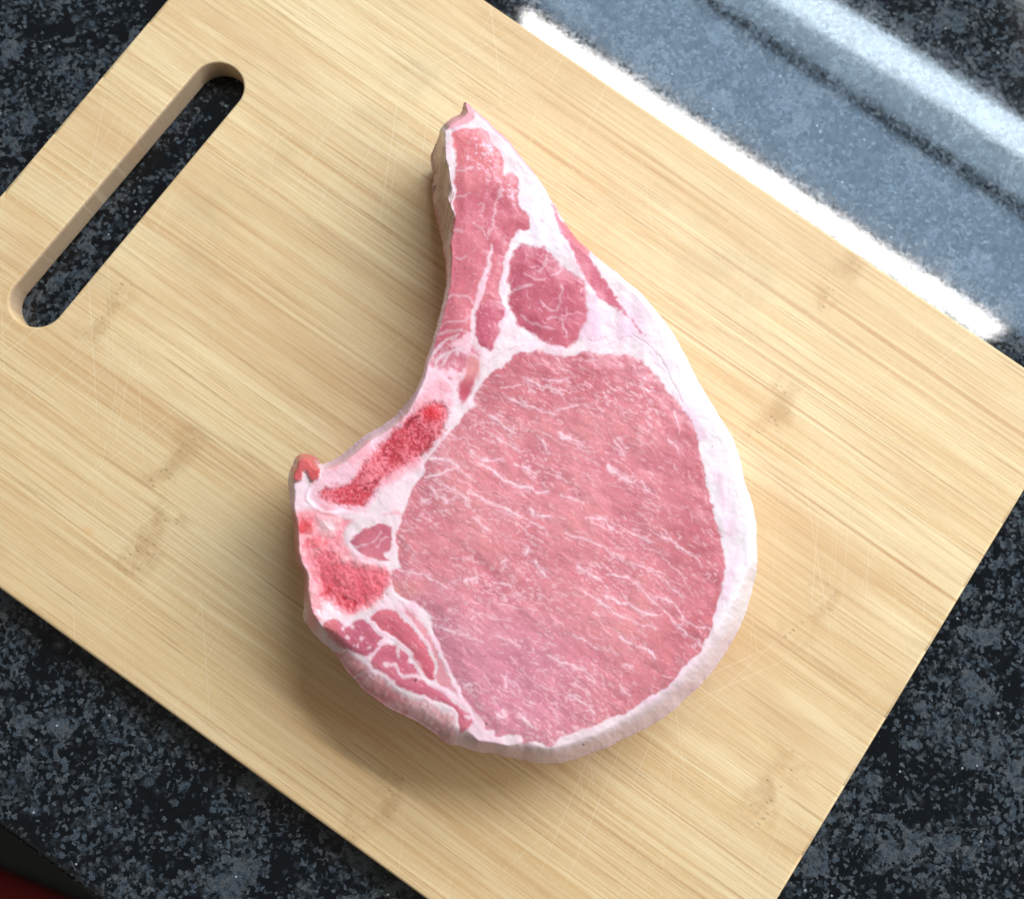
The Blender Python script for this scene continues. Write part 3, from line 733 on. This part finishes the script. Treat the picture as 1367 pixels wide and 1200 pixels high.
lay(mF * 0.90, mixc(srgb(224, 138, 140), srgb(242, 198, 198), smooth(0.35 * foldn + 0.5 * n_md + 0.4 * n_lo + (U - 540) / 260, -0.7, 1.1)))
mG = smooth(R['ribside'], -1.2, 1.2)
gsh = fbm((U + 0.25 * Vv) / 3.2, Vv / 40, 111, 3)
lay(mG * 0.95, mixc(srgb(168, 136, 126), srgb(214, 180, 174), smooth(gsh, -0.5, 0.7)))
lay(mG * smooth(Vv, 250, 262) * smooth(R['ribside'], 14, 6) * smooth(U, 602, 590) * 0.6, srgb(226, 190, 182))
mTip = smooth(R['tip'] + 1.2 * n_hi, -2, 2) * 0.8
lay(mTip, srgb(224, 136, 146))
lay(smooth(np.hypot(U - 595.5, Vv - 169.5) + n_hi, 5.5, 2.5) * 0.8, srgb(128, 92, 88))
# membrane edge of the rib face, and the lip of the hollow
lay(smooth(sdS, 5.5, 2.2) * smooth(U, 615, 600) * smooth(Vv, 330, 350) * smooth(Vv, 540, 500) * 0.9, srgb(240, 196, 200))
lay(smooth(sdS + n_hi, 8.5, 5.0) * smooth(U, 430, 445) * smooth(U, 566, 548) * smooth(Vv, 500, 520) * smooth(Vv, 640, 625) * 0.75, srgb(214, 176, 188))
lay(smooth(sdS, 6, 2.5) * smooth(U, 420, 404) * smooth(Vv, 660, 690) * smooth(Vv, 820, 780) * 0.8, srgb(186, 52, 56))
lay(smooth(sdS + n_hi, 9, 4) * smooth(Vv, 632, 645) * smooth(Vv, 690, 672) * smooth(U, 412, 400) * 0.8, srgb(222, 184, 192))

# ---- marbling and painted glints: loin streaks (traced ones first, then many small ones)
marb_glints = np.zeros(U.shape, np.float32)
big = [
 (Z2, 2.2, ((680, 610), (730, 640), (800, 672), (860, 690), (905, 690))), (Z2, 2.0, ((600, 740), (660, 765), (740, 780), (800, 810), (860, 832))),
 (Z2, 2.0, ((500, 835), (550, 870), (600, 915), (622, 935))), (Z2, 2.4, ((890, 930), (950, 960), (1010, 998))), (Z2, 2.2, ((520, 975), (600, 1000), (680, 1032))),
 (Z2, 3.6, ((785, 975), (800, 1005), (815, 1030))), (Z2, 2.0, ((440, 1080), (500, 1092), (560, 1082))), (Z2, 2.4, ((620, 1100), (680, 1130), (745, 1165))),
 (Z2, 2.6, ((1160, 1120), (1220, 1160), (1290, 1195))), (Z2, 1.6, ((870, 792), (940, 790), (990, 772))), (Z2, 1.6, ((1200, 980), (1240, 1030), (1265, 1062))),
 (Z2, 1.6, ((780, 620), (860, 640), (940, 625))), (Z5, 2.4, ((340, 540), (400, 560), (465, 602))), (Z5, 2.4, ((575, 700), (620, 730), (680, 760), (715, 766))),
 (Z5, 2.0, ((740, 780), (785, 825))), (Z5, 2.0, ((0, 440), (50, 480), (82, 515))), (Z5, 2.4, ((50, 910), (120, 930), (180, 970), (240, 1002))),
 (Z5, 2.2, ((360, 1030), (450, 1050), (520, 1080), (580, 1120), (645, 1175))), (Z5, 2.4, ((460, 950), (540, 960), (600, 1000), (622, 1022))),
 (Z5, 2.6, ((680, 1020), (740, 1050), (792, 1072))), (Z5, 1.8, ((850, 1040), (910, 1080), (980, 1130), (1040, 1172))), (Z5, 2.8, ((0, 720), (60, 760), (130, 795), (200, 810), (270, 826))),
 (Z5, 2.2, ((350, 830), (400, 860), (455, 888))), (Z5, 1.8, ((630, 550), (668, 598))), (Z5, 1.8, ((890, 560), (932, 604))), (Z5, 4.2, ((180, 915), (230, 940), (285, 950))),
 (Z5, 4.0, ((150, 1140), (165, 1105))), (Z6, 4.6, ((430, 100), (480, 140), (528, 162))), (Z6, 2.0, ((590, 130), (650, 150), (720, 190), (780, 250), (832, 292))),
 (Z6, 2.4, ((450, 230), (510, 270), (580, 310), (650, 350), (740, 390), (822, 422))), (Z6, 3.0, ((560, 240), (640, 280), (700, 310), (780, 340), (832, 352))),
 (Z6, 2.2, ((820, 250), (880, 270), (930, 320), (970, 380), (992, 386))), (Z6, 2.0, ((860, 320), (920, 390), (980, 440), (1042, 492))), (Z6, 1.6, ((730, 90), (800, 130), (870, 180), (920, 220), (952, 252))),
 (Z6, 2.4, ((630, 460), (692, 492))), (Z6, 4.6, ((720, 500), (770, 512), (815, 560))), (Z6, 2.4, ((660, 590), (705, 625))), (Z6, 2.2, ((270, 545), (340, 580), (420, 610), (480, 640), (512, 692))),
 (Z6, 1.8, ((400, 440), (450, 470), (520, 510), (585, 532))), (Z6, 1.8, ((0, 450), (70, 470), (132, 502))), (Z6, 1.8, ((630, 700), (692, 762))), (Z6, 4.4, ((130, 845), (190, 908))),
 (Z6, 3.2, ((380, 750), (440, 780), (500, 832))), (Z6, 1.6, ((1000, 390), (1060, 415), (1092, 422))), (Z6, 1.8, ((600, 30), (650, 60), (705, 104))), (Z6, 2.0, ((48, 660), (62, 704))),
 (Z6, 4.0, ((20, 850), (55, 868))), (Z6, 3.6, ((180, 780), (205, 795))), (Z6, 4.0, ((210, 80), (255, 150))), (Z6, 1.4, ((500, 330), (540, 360))), (Z6, 1.4, ((650, 240), (665, 265))),
 (Z3, 2.4, ((870, 550), (920, 590), (970, 642))), (Z3, 2.2, ((970, 550), (1030, 585), (1090, 640), (1120, 685))), (Z3, 2.0, ((1080, 590), (1160, 620), (1250, 660), (1320, 692))),
 (Z3, 2.2, ((1220, 150), (1280, 190), (1335, 235))), (Z3, 1.8, ((1100, 350), (1135, 384))), (Z3, 2.2, ((1260, 290), (1335, 312))), (Z3, 2.2, ((1150, 420), (1220, 450), (1290, 500), (1350, 542))),
 (Z3, 1.8, ((700, 1030), (780, 1042), (870, 1062))), (Z3, 2.4, ((1020, 440), (1060, 480), (1120, 522))), (Z3, 5.5, ((865, 398), (945, 405), (1025, 440), (960, 472), (850, 492))),
 (Z3, 4.2, ((830, 630), (850, 632))), (Z3, 2.2, ((1140, 740), (1180, 770), (1210, 800))), (Z3, 2.0, ((1230, 1090), (1330, 1110))), (Z3, 4.0, ((1280, 990), (1310, 980))),
 (Z4, 2.4, ((870, 300), (930, 340), (1010, 360), (1080, 370), (1160, 412))), (Z4, 1.8, ((1250, 380), (1310, 400), (1365, 422))), (Z4, 2.0, ((1295, 615), (1300, 665))), (Z4, 3.0, ((1080, 660), (1118, 668), (1105, 692))),
 (Z4, 2.8, ((1290, 805), (1312, 832))), (Z4, 2.0, ((960, 285), (985, 280))), (Z4, 4.5, ((1080, 60), (1140, 40))), (Z4, 2.2, ((840, 40), (930, 90), (1010, 110)))]
for z, w, pts in big:
    stroke(marb_glints, P(z, *pts), w * 0.85, w * 0.45, 0.95, 1.5)
rs = np.random.RandomState(7)
halo = np.zeros(U.shape, np.float32)
for z, w, pts in big:
    q = P(z, *pts)
    stroke(halo, q, w * 2.6, w * 1.6, 0.6 + 0.4 * rs.rand(), 6.0)
    qa = np.array(q)
    for k in range(3 * len(qa)):                              # tiny pale dashes beside it: wet glints painted as colour
        i = rs.randint(len(qa) - 1) if len(qa) > 1 else 0
        p = qa[i] + (qa[min(i + 1, len(qa) - 1)] - qa[i]) * rs.rand() + rs.normal(0, 3.2, 2)
        a = math.radians(34 + rs.uniform(-30, 30)); L = rs.uniform(1.5, 5)
        stroke(marb_glints, [tuple(p), (p[0] + L * math.cos(a), p[1] + L * math.sin(a))], rs.uniform(0.5, 1.2), 0.4, rs.uniform(0.5, 1.0), 0.9, n=1)
for k in range(700):  # scattered wet glints, put in as short pale strokes of colour
    p = (rs.uniform(530, 965), rs.uniform(472, 985)); a = math.radians(34 + rs.uniform(-45, 45)); L = rs.uniform(1, 4)
    stroke(marb_glints, [p, (p[0] + L * math.cos(a), p[1] + L * math.sin(a))], rs.uniform(0.4, 1.0), 0.4, rs.uniform(0.4, 1.0), 0.8, n=1)
for k in range(1100):
    u = rs.uniform(530, 965); v = rs.uniform(472, 985)
    big_one = rs.rand() < 0.07
    L = rs.uniform(14, 34) if big_one else rs.uniform(3, 11)
    a = math.radians(31 + 24 * (u - 740) / 220 * (0.4 if v > 700 else 1.0) + rs.uniform(-26, 26))
    d = np.array([math.cos(a), math.sin(a)]); nn = np.array([-d[1], d[0]])
    pts = [(u, v)]
    for q in range(3):
        p = np.array(pts[-1]) + d * L / 3 + nn * rs.uniform(-1, 1) * L * 0.09; pts.append(tuple(p))
    stroke(marb_glints, pts, rs.uniform(0.5, 1.6), rs.uniform(0.3, 0.9), rs.uniform(0.25, 0.75) if not big_one else rs.uniform(0.45, 0.85), 1.3, n=1)
marb_glints *= (0.85 + 0.5 * n_hi).clip(0.2, 1)
# loose flecks: short fat fibres
fl = fbm(al / 6.5, ac / 2.2, 121, 2, 0.6)
zone = smooth(fbm(U / 48, Vv / 48, 131, 3) - 0.4 * smooth(U, 860, 930), -0.25, 0.7)
fleck = smooth(fl, 0.34, 0.70) * (0.09 + 0.66 * zone)
painted_sheen = smooth(np.hypot((U - 650) / 95, (Vv - 790) / 62) + 0.5 * n_md, 1.2, 0.2) * smooth(n_hi * 0.7 + fl * 0.6, 0.05, 0.75) * 0.6  # whitish wet sheen painted into the loin colour as pale speckle
painted_sheen = np.maximum(painted_sheen, smooth(np.hypot((U - 690) / 60, (Vv - 700) / 40) + 0.5 * n_md, 1.2, 0.2) * smooth(n_hi * 0.7 + fl * 0.6, 0.15, 0.8) * 0.5)
halo = halo * smooth(n_hi + 0.6 * fl, -0.7, 0.5)
lay(mL * halo * 0.34, srgb(238, 186, 196))
vein_sheen_m = np.maximum(marb_glints, np.maximum(fleck * 0.75, painted_sheen)) * mL  # fat veins together with the painted sheen and glints
lay((vein_sheen_m * 0.85).clip(0, 1), srgb(246, 204, 208))
lay(smooth(marb_glints, 0.75, 1.0) * mL * 0.45, srgb(248, 220, 226))
# the cap and rib muscles: netted marbling, with glints painted on the rib face
net = ridge((U + wu * 2) / 17, (Vv + wv * 2) / 17, 141, 2); net2 = ridge(U / 6.0, Vv / 6.0, 151, 2)
lay(mC * (smooth(net, 0.66, 0.97) * 0.62 + smooth(net2 * 0.6 + 0.3 * n_hi, 0.62, 0.95) * 0.28).clip(0, 0.8), srgb(232, 170, 182))
lay(mR * (smooth(fbm(U / 5.5, Vv / 3.0, 161, 3, 0.6), 0.55, 1.0) * 0.45), srgb(236, 170, 178))
rib_glints = smooth(np.hypot((U - 643) / 22, (Vv - 212) / 42) + 0.4 * n_md, 1.2, 0.3) + smooth(np.hypot((U - 682) / 14, (Vv - 256) / 18) + 0.4 * n_md, 1.2, 0.3)  # two patches of wet highlight, put into the rib colour
lay(mR * (rib_glints.clip(0, 1) * smooth(n_hi + 0.5 * n_vf, 0.15, 0.8) * 0.65), srgb(244, 206, 218))
low = np.maximum(np.maximum(mA, mBb), np.maximum(mCc, mN))
lay(low * smooth(fl, 0.55, 1.1) * 0.45, srgb(238, 178, 188))

# ---- fat seams between the muscles
seam = np.zeros(U.shape, np.float32)
for z, w0, w1, pts in [
 (Z4, 4.5, 5.0, ((515, 275), (560, 322), (612, 362), (655, 398), (705, 424), (755, 466), (792, 532), (822, 592), (862, 642), (932, 674), (1002, 720), (1062, 762), (1095, 805), (1135, 835))),
 (Z4, 3.0, 2.6, ((690, 200), (760, 290), (822, 382), (852, 405), (880, 480), (906, 522), (900, 600))),
 (Z4, 5.0, 4.5, ((700, 175), (800, 258), (852, 322), (892, 392), (932, 472), (972, 562), (1006, 642), (1045, 712), (1075, 765))),
 (Z4, 9.0, 7.0, ((760, 190), (830, 245), (858, 275))), (Z4, 4.0, 4.0, ((580, 432), (640, 422), (692, 412))),
 (Z4, 6.0, 4.0, ((618, 545), (672, 552), (702, 592), (752, 606), (812, 618))), (Z4, 5.0, 3.0, ((690, 452), (692, 500))),
 (Z4, 3.4, 3.0, ((270, 360), (300, 410), (345, 462), (425, 484), (502, 522), (542, 575), (642, 655), (742, 708), (872, 752), (972, 785), (1022, 825), (1032, 900))),
 (Z4, 3.0, 2.6, ((510, 522), (560, 482), (578, 455))), (Z4, 3.0, 2.4, ((445, 622), (500, 590), (542, 575))),
 (Z4, 3.2, 2.4, ((380, 345), (402, 312), (438, 332))), (Z4, 4.0, 3.0, ((1080, 840), (1130, 830), (1180, 900))),
 (Z4, 6.0, 6.0, ((488, 405),)), (Z4, 5.0, 5.0, ((525, 455),)), (Z4, 5.5, 5.5, ((402, 392),)), (Z4, 3.0, 3.0, ((440, 440),)), (Z4, 3.4, 3.4, ((470, 440),)),
 (Z1, 3.0, 6.0, ((490, 880), (495, 930), (482, 1000), (462, 1060), (432, 1120), (412, 1180))), (Z2, 6.0, 7.0, ((470, 50), (442, 110), (412, 190), (395, 240), (387, 330), (382, 400), (420, 450))),
 (Z1, 2.0, 1.4, ((552, 520), (540, 600), (516, 660), (502, 740), (486, 800), (468, 850))),
 (Z1, 3.2, 4.0, ((660, 810), (622, 850), (602, 900), (592, 980), (572, 1080), (562, 1180))), (Z2, 4.0, 5.0, ((582, 0), (570, 90), (560, 160), (577, 230), (562, 295))),
 (Z1, 1.6, 1.2, ((290, 612), (330, 606), (372, 600))), (Z1, 1.6, 1.4, ((300, 958), (328, 962), (352, 945))), (Z1, 1.3, 1.0, ((395, 770), (440, 800), (470, 850))),
 (Z1, 1.4, 1.0, ((300, 470), (350, 466), (390, 440))), (Z1, 1.4, 1.2, ((285, 800), (330, 806))), (Z1, 1.2, 1.0, ((420, 660), (450, 640), (440, 700))),
 (Z1, 1.5, 1.0, ((810, 950), (790, 1020), (762, 1050))), (Z1, 1.5, 1.0, ((830, 1062), (900, 1032))), (Z2, 1.7, 1.3, ((775, 185), (832, 232), (872, 220), (888, 150), (902, 90))),
 (Z2, 1.8, 1.3, ((820, 290), (862, 270), (902, 292), (920, 380))), (Z2, 1.3, 1.0, ((660, 262), (720, 300), (780, 330), (860, 345))), (Z2, 2.2, 1.5, ((590, 130), (650, 102), (725, 92))),
 (Z2, 1.6, 1.2, ((690, 30), (730, 60), (790, 60))), (Z2, 2.2, 2.0, ((245, 168), (300, 150), (362, 156), (392, 205))), (Z2, 2.4, 2.0, ((190, 332), (240, 302), (330, 292), (382, 262))),
 (Z2, 2.8, 2.2, ((188, 362), (260, 352), (332, 345), (372, 362))), (Z2, 3.4, 3.0, ((160, 485), (222, 412), (302, 372))), (Z2, 4.0, 3.4, ((215, 540), (272, 455), (335, 440))),
 (Z2, 4.0, 3.0, ((180, 560), (190, 500), (260, 470))), (Z1, 3.5, 3.0, ((290, 225), (340, 210), (390, 205))),
 (Z3, 2.4, 1.6, ((445, 905), (500, 890), (560, 850), (600, 820))), (Z3, 1.6, 1.2, ((570, 900), (610, 850), (640, 845))), (Z3, 2.0, 1.4, ((400, 890), (430, 940), (520, 985), (610, 1000))),
 (Z3, 2.6, 2.0, ((140, 520), (150, 480), (165, 525)))]:
    stroke(seam, P(z, *pts), w0 * 0.85, w1 * 0.85, 0.95 if w0 > 2.8 else 0.58, 2.4)
lay((seam * (0.85 + 0.35 * n_hi + 0.25 * n_md)).clip(0, 0.92), mixc(FAT, srgb(236, 188, 198), smooth(n_md + 0.6 * n_hi, -0.5, 0.7)))
# fine folds in the fat above the loin
stx[:] = 0
for z, w, pts in ((Z2, 0.8, ((470, 520), (520, 490), (600, 450), (680, 430))), (Z2, 1.0, ((1080, 400), (1120, 395), (1150, 375))), (Z2, 0.9, ((1140, 440), (1220, 400), (1290, 380))),
                  (Z2, 0.7, ((440, 550), (490, 510))), (Z5, 0.9, ((820, 110), (860, 200), (910, 280), (960, 370))), (Z5, 0.8, ((700, 20), (770, 70), (830, 130))), (Z5, 0.8, ((470, 60), (520, 50), (560, 30)))):
    stroke(stx, P(z, *pts), w, w * 0.6, 1.0, 1.6)
lay(stx * 0.28, srgb(200, 128, 142))
crease = stx * 0.3
# tiny dark specks
for z, p, r in ((Z2, (712, 922), 1.6), (Z4, (790, 630), 3.0), (Z4, (1193, 880), 2.2), (Z4, (1185, 493), 1.4), (Z6, (452, 1000), 2.6), (Z5, (433, 840), 1.4), (Z5, (1105, 592), 1.4), (Z1, (345, 1018), 1.4)):
    stx[:] = 0; stroke(stx, P(z, p), r, r, 1.0, 0.8, U, Vv); lay(stx * 0.92, srgb(38, 24, 26))

# ---- relief in millimetres
leanm = np.maximum.reduce([mL, mC, mR, mN, mS, mA, mBb, mCc, mU, mW, mT])
marr = np.maximum(mM, mB)
hgt += 0.45 * n_lo + 0.10 * n_md
hgt += -0.05 * np.exp(-(R['loin'] / 3.0) ** 2) + 0.45 * smooth(R['loin'], 0, 24) - 0.05 * np.exp(-(R['cap'] / 3.0) ** 2) + 0.3 * smooth(R['cap'], 0, 20)
hgt += 0.5 * 0.5 * smooth(R['rib'], 0, 14) + 0.16 * smooth(R['low_a'], 0, 9) + 0.15 * smooth(R['low_b'], 0, 9) + 0.12 * smooth(R['low_c'], 0, 7) + 0.22 * smooth(R['nub'], 0, 8)
hgt += leanm * (0.010 * fibre + 0.009 * n_hi)
hgt += leanm * (0.018 * (vein_sheen_m + 0.6 * seam).clip(0, 1))
hgt += (1 - leanm) * (0.012 * n_hi + 0.06 * n_md) + 0.05 * seam * (1 - leanm * 0.5)
hgt += marr * (0.06 * spong - 0.3) + 0.22 * np.exp(-((R['shell_rib'] - 3) / 3.5) ** 2) * (1 - marr) * smooth(U, 480, 450)
hgt += -2.0 * smooth(R['ribside'], 2, 6) * 0.0 + 0.8 * mU + mF * 0.10 * foldn - 0.35 * crease
hgt += 0.25 * smooth(R['back'], -2, 8) * n_md
hgt += mG * gsh * 0.5
stx[:] = 0; stroke(stx, P(Z4, (380, 165), (420, 180), (445, 200), (425, 230)), 6, 4, 1, 3); hgt -= 0.2 * stx
zz = TOPZ * 1000 + hgt * smooth(sdS, 0, 6) - shoulder
rough = 0.40 + 0.10 * n_md * 0.6 + 0.06 * n_hi
rough = rough + leanm * (-0.09) - marr * 0.07 + (1 - leanm) * 0.02
rough = rough.clip(0.26, 0.70).astype(np.float32)
col = col.clip(0.002, 0.92).astype(np.float32)

# ---- share the grid out
label = np.zeros(U.shape, np.int32)                         # 0 = fat body
PARTS = ['fat_rim', 'loin_eye', 'cap_muscle', 'rib_muscle', 'intercostal_muscle', 'muscle_wedge', 'skin_muscle', 'rib_bone', 'backbone', 'spine_muscle', 'flank_muscle', 'flank_muscle', 'flank_muscle', 'flank_muscle', 'bone_tag', 'bone_marrow', 'bone_marrow']
for i, k in ((7, 'shell_rib'), (8, 'back'), (1, 'loin'), (2, 'cap'), (3, 'rib'), (4, 'nub'), (5, 'wedge'), (6, 'strip'), (9, 'small'), (10, 'low_a'), (11, 'low_b'), (12, 'low_c'), (13, 'low_d'), (14, 'bulb'), (15, 'marrow_rib'), (16, 'marrow_back')):
    label[R[k] > 0.0] = i

cell_in = inside[:-1, :-1] & inside[1:, :-1] & inside[:-1, 1:] & inside[1:, 1:]
# drop cells hanging by a corner: keep cells with at least two side neighbours
for _ in range(2):
    pad = np.pad(cell_in, 1)
    nb = pad[:-2, 1:-1].astype(int) + pad[2:, 1:-1] + pad[1:-1, :-2] + pad[1:-1, 2:]
    cell_in &= nb >= 2
idx = np.arange(GH * GW).reshape(GH, GW)
cj, ci = np.nonzero(cell_in)
quads = np.stack([idx[cj, ci], idx[cj + 1, ci], idx[cj + 1, ci + 1], idx[cj, ci + 1]], 1)
qlab = label[cj, ci]
def boundary(q):
    e = np.concatenate([q[:, [0, 1]], q[:, [1, 2]], q[:, [2, 3]], q[:, [3, 0]]])
    key = np.sort(e, 1); key = key[:, 0].astype(np.int64) * (GH * GW) + key[:, 1]
    u, inv, cnt = np.unique(key, return_inverse=True, return_counts=True)
    return e[cnt[inv] == 1]
outer = boundary(quads)
nxt = {}
for a, b in outer: nxt.setdefault(int(a), []).append(int(b))
best = []
todo = dict((k, list(v)) for k, v in nxt.items())
while todo:
    s = next(iter(todo)); loop = [s]; cur = s
    while cur in todo:
        b = todo[cur].pop()
        if not todo[cur]: del todo[cur]
        cur = b
        if cur == s: break
        loop.append(cur)
    if len(loop) > len(best): best = loop
loop = np.array(best)
# snap the rim to the smooth silhouette
pu = U.ravel().astype(float).copy(); pv = Vv.ravel().astype(float).copy()
ring_uv = np.stack([pu[loop], pv[loop]], 1)
a_ = QS; b_ = np.roll(QS, -1, 0)
bd = np.full(len(loop), 1e9); bp = ring_uv.copy()
for a, b in zip(a_, b_):
    ab = b - a; l2 = ab @ ab + 1e-9
    t = (((ring_uv - a) @ ab) / l2).clip(0, 1); p = a + t[:, None] * ab; d = np.hypot(*(ring_uv - p).T)
    up = d < bd; bd[up] = d[up]; bp[up] = p[up]
jit = np.stack([wu.ravel()[loop], wv.ravel()[loop]], 1) * 0.28
near = bd < 6
tgt = bp - jit
for _ in range(3):
    tgt = 0.25 * np.roll(tgt, 1, 0) + 0.5 * tgt + 0.25 * np.roll(tgt, -1, 0)
pu[loop[near]] = tgt[near, 0]; pv[loop[near]] = tgt[near, 1]
W3 = back(pu, pv, zz.ravel() / 1000.0 + BOARD_T)
# normals from the height field
G = W3.reshape(GH, GW, 3)
du = np.gradient(G, axis=1); dv = np.gradient(G, axis=0)
NRM = np.cross(dv, du); NRM /= np.linalg.norm(NRM, axis=2, keepdims=True) + 1e-12
if NRM[300, 350, 2] < 0: NRM = -NRM
NRM = NRM.reshape(-1, 3)

centre = back(700.0, 640.0, BOARD_T)
ORG = np.array([centre[0], centre[1], BOARD_T])
chop = empty('pork_chop', tuple(ORG), 'raw bone-in pork chop with white fat rim, lying on the bamboo cutting board', 'pork chop')

def make_mesh(name, co, faces, colr, gl, nrm=None):
    me = bpy.data.meshes.new(name)
    n, m = len(co), len(faces)
    me.vertices.add(n); me.vertices.foreach_set('co', np.ascontiguousarray(co, np.float32).ravel())
    me.loops.add(m * 4); me.loops.foreach_set('vertex_index', np.ascontiguousarray(faces, np.int32).ravel())
    me.polygons.add(m); me.polygons.foreach_set('loop_start', np.arange(0, m * 4, 4, dtype=np.int32))
    try: me.polygons.foreach_set('loop_total', np.full(m, 4, np.int32))
    except Exception: pass
    me.polygons.foreach_set('use_smooth', np.ones(m, bool))
    me.update(calc_edges=True)
    a = me.attributes.new('flesh_color', 'FLOAT_COLOR', 'POINT')
    a.data.foreach_set('color', np.concatenate([colr, np.ones((n, 1))], 1).astype(np.float32).ravel())
    r = me.attributes.new('gloss', 'FLOAT', 'POINT'); r.data.foreach_set('value', np.ascontiguousarray(gl, np.float32))
    if nrm is not None: me.normals_split_custom_set_from_vertices(nrm.astype(np.float32))
    return me

colf = col.reshape(-1, 3); rof = rough.ravel()
flip = np.cross(W3[quads[0, 1]] - W3[quads[0, 0]], W3[quads[0, 2]] - W3[quads[0, 0]])[2] < 0
if flip: quads = quads[:, ::-1]
made_parts = {}
for i, nm in enumerate(PARTS):
    q = quads[qlab == i]
    if not len(q): continue
    used, inv = np.unique(q, return_inverse=True); f = inv.reshape(-1, 4)
    co = W3[used] - ORG; cc = colf[used]; gg = rof[used]; nn = NRM[used]
    # skirt: the piece goes down into the meat
    be = boundary(q)
    bu = np.searchsorted(used, be)
    n0 = len(used); k = len(be)
    depth = np.array([0, 0, -0.004])
    A = co[bu[:, 0]]; B = co[bu[:, 1]]
    inner = be.ravel()
    ext_co = np.concatenate([A, B, A + depth, B + depth])
    # the outer silhouette gets no skirt, the side wall closes it
    rimset = np.isin(be[:, 0], loop) & np.isin(be[:, 1], loop)
    keep = ~rimset
    ar = np.arange(k)
    sk = np.stack([n0 + k + ar, n0 + ar, n0 + 2 * k + ar, n0 + 3 * k + ar], 1)[keep]
    co = np.concatenate([co, ext_co]); cc = np.concatenate([cc, cc[bu[:, 0]], cc[bu[:, 1]], cc[bu[:, 0]], cc[bu[:, 1]]])
    gg = np.concatenate([gg, np.tile(gg[bu[:, 0]], 4)])
    sn = np.cross(B - A, depth); sn /= np.linalg.norm(sn, axis=1, keepdims=True) + 1e-12
    nn = np.concatenate([nn, sn, sn, sn, sn])
    me = make_mesh(nm, co, np.concatenate([f, sk]), cc, gg, nn)
    mat = M_fat if i == 0 else (M_bone if i in (7, 8, 15, 16) else M_lean)
    par = made_parts.get(7) if i == 15 else (made_parts.get(8) if i == 16 else chop)
    made_parts[i] = link(nm, me, mat, par)

# ---- the side wall, from the rim down to the board
rw = W3[loop]; m = len(loop)
sm = rw.copy()
for _ in range(25): sm = 0.25 * np.roll(sm, 1, 0) + 0.5 * sm + 0.25 * np.roll(sm, -1, 0)
tg = np.roll(sm, -3, 0) - np.roll(sm, 3, 0); tg[:, 2] = 0; tg /= np.linalg.norm(tg, axis=1, keepdims=True) + 1e-12
on = np.stack([tg[:, 1], -tg[:, 0], np.zeros(m)], 1)
area = 0.5 * np.sum(sm[:, 0] * np.roll(sm[:, 1], -1) - np.roll(sm[:, 0], -1) * sm[:, 1])
if area < 0: on = -on
arc = np.concatenate([[0], np.cumsum(np.linalg.norm(np.diff(sm[:, :2], axis=0), axis=1))]) * 1000
NR = 20
rings = []; rcol = []
base_c = colf[loop]
for k in range(NR + 1):
    t = k / NR
    z = (rw[:, 2] - BOARD_T) * (1 - t) + 0.00005 * t
    wob = vnoise(arc / 5.0, np.full(m, t * 4.0), 201) * 0.5 + vnoise(arc / 1.6, np.full(m, t * 6.0), 203) * 0.22
    off = (0.9 * math.sin(math.pi * min(t * 1.1, 1)) - 2.6 * t ** 2.5 + wob * min(1, t * 5)) / 1000
    p = rw * (1 - min(1, t * 4)) + sm * min(1, t * 4) if k else rw.copy()
    p = p + on * off[:, None]; p[:, 2] = z + BOARD_T
    rings.append(p)
    pat = smooth(vnoise(arc / 4.0, np.full(m, t * 7), 211) + 0.5 * vnoise(arc / 1.2, np.full(m, t * 16), 213), -0.3, 0.6)
    sidec = mixc(srgb(206, 118, 122), srgb(236, 196, 196), pat)
    f = min(1, t * 3.0)
    rcol.append(base_c * (1 - f * 0.8) + sidec * f * 0.8)
co = np.concatenate(rings) - ORG; cc = np.concatenate(rcol)
ii = np.arange(m); jj = (ii + 1) % m
fs = np.concatenate([np.stack([k * m + ii, k * m + jj, (k + 1) * m + jj, (k + 1) * m + ii], 1) for k in range(NR)])
v0 = co[fs[0]]; nz = np.cross(v0[1] - v0[0], v0[2] - v0[0])
if nz @ on[0] < 0: fs = fs[:, ::-1]
me = make_mesh('side', co, fs, cc, np.full(len(co), 0.42))
link('side', me, M_fat, chop)
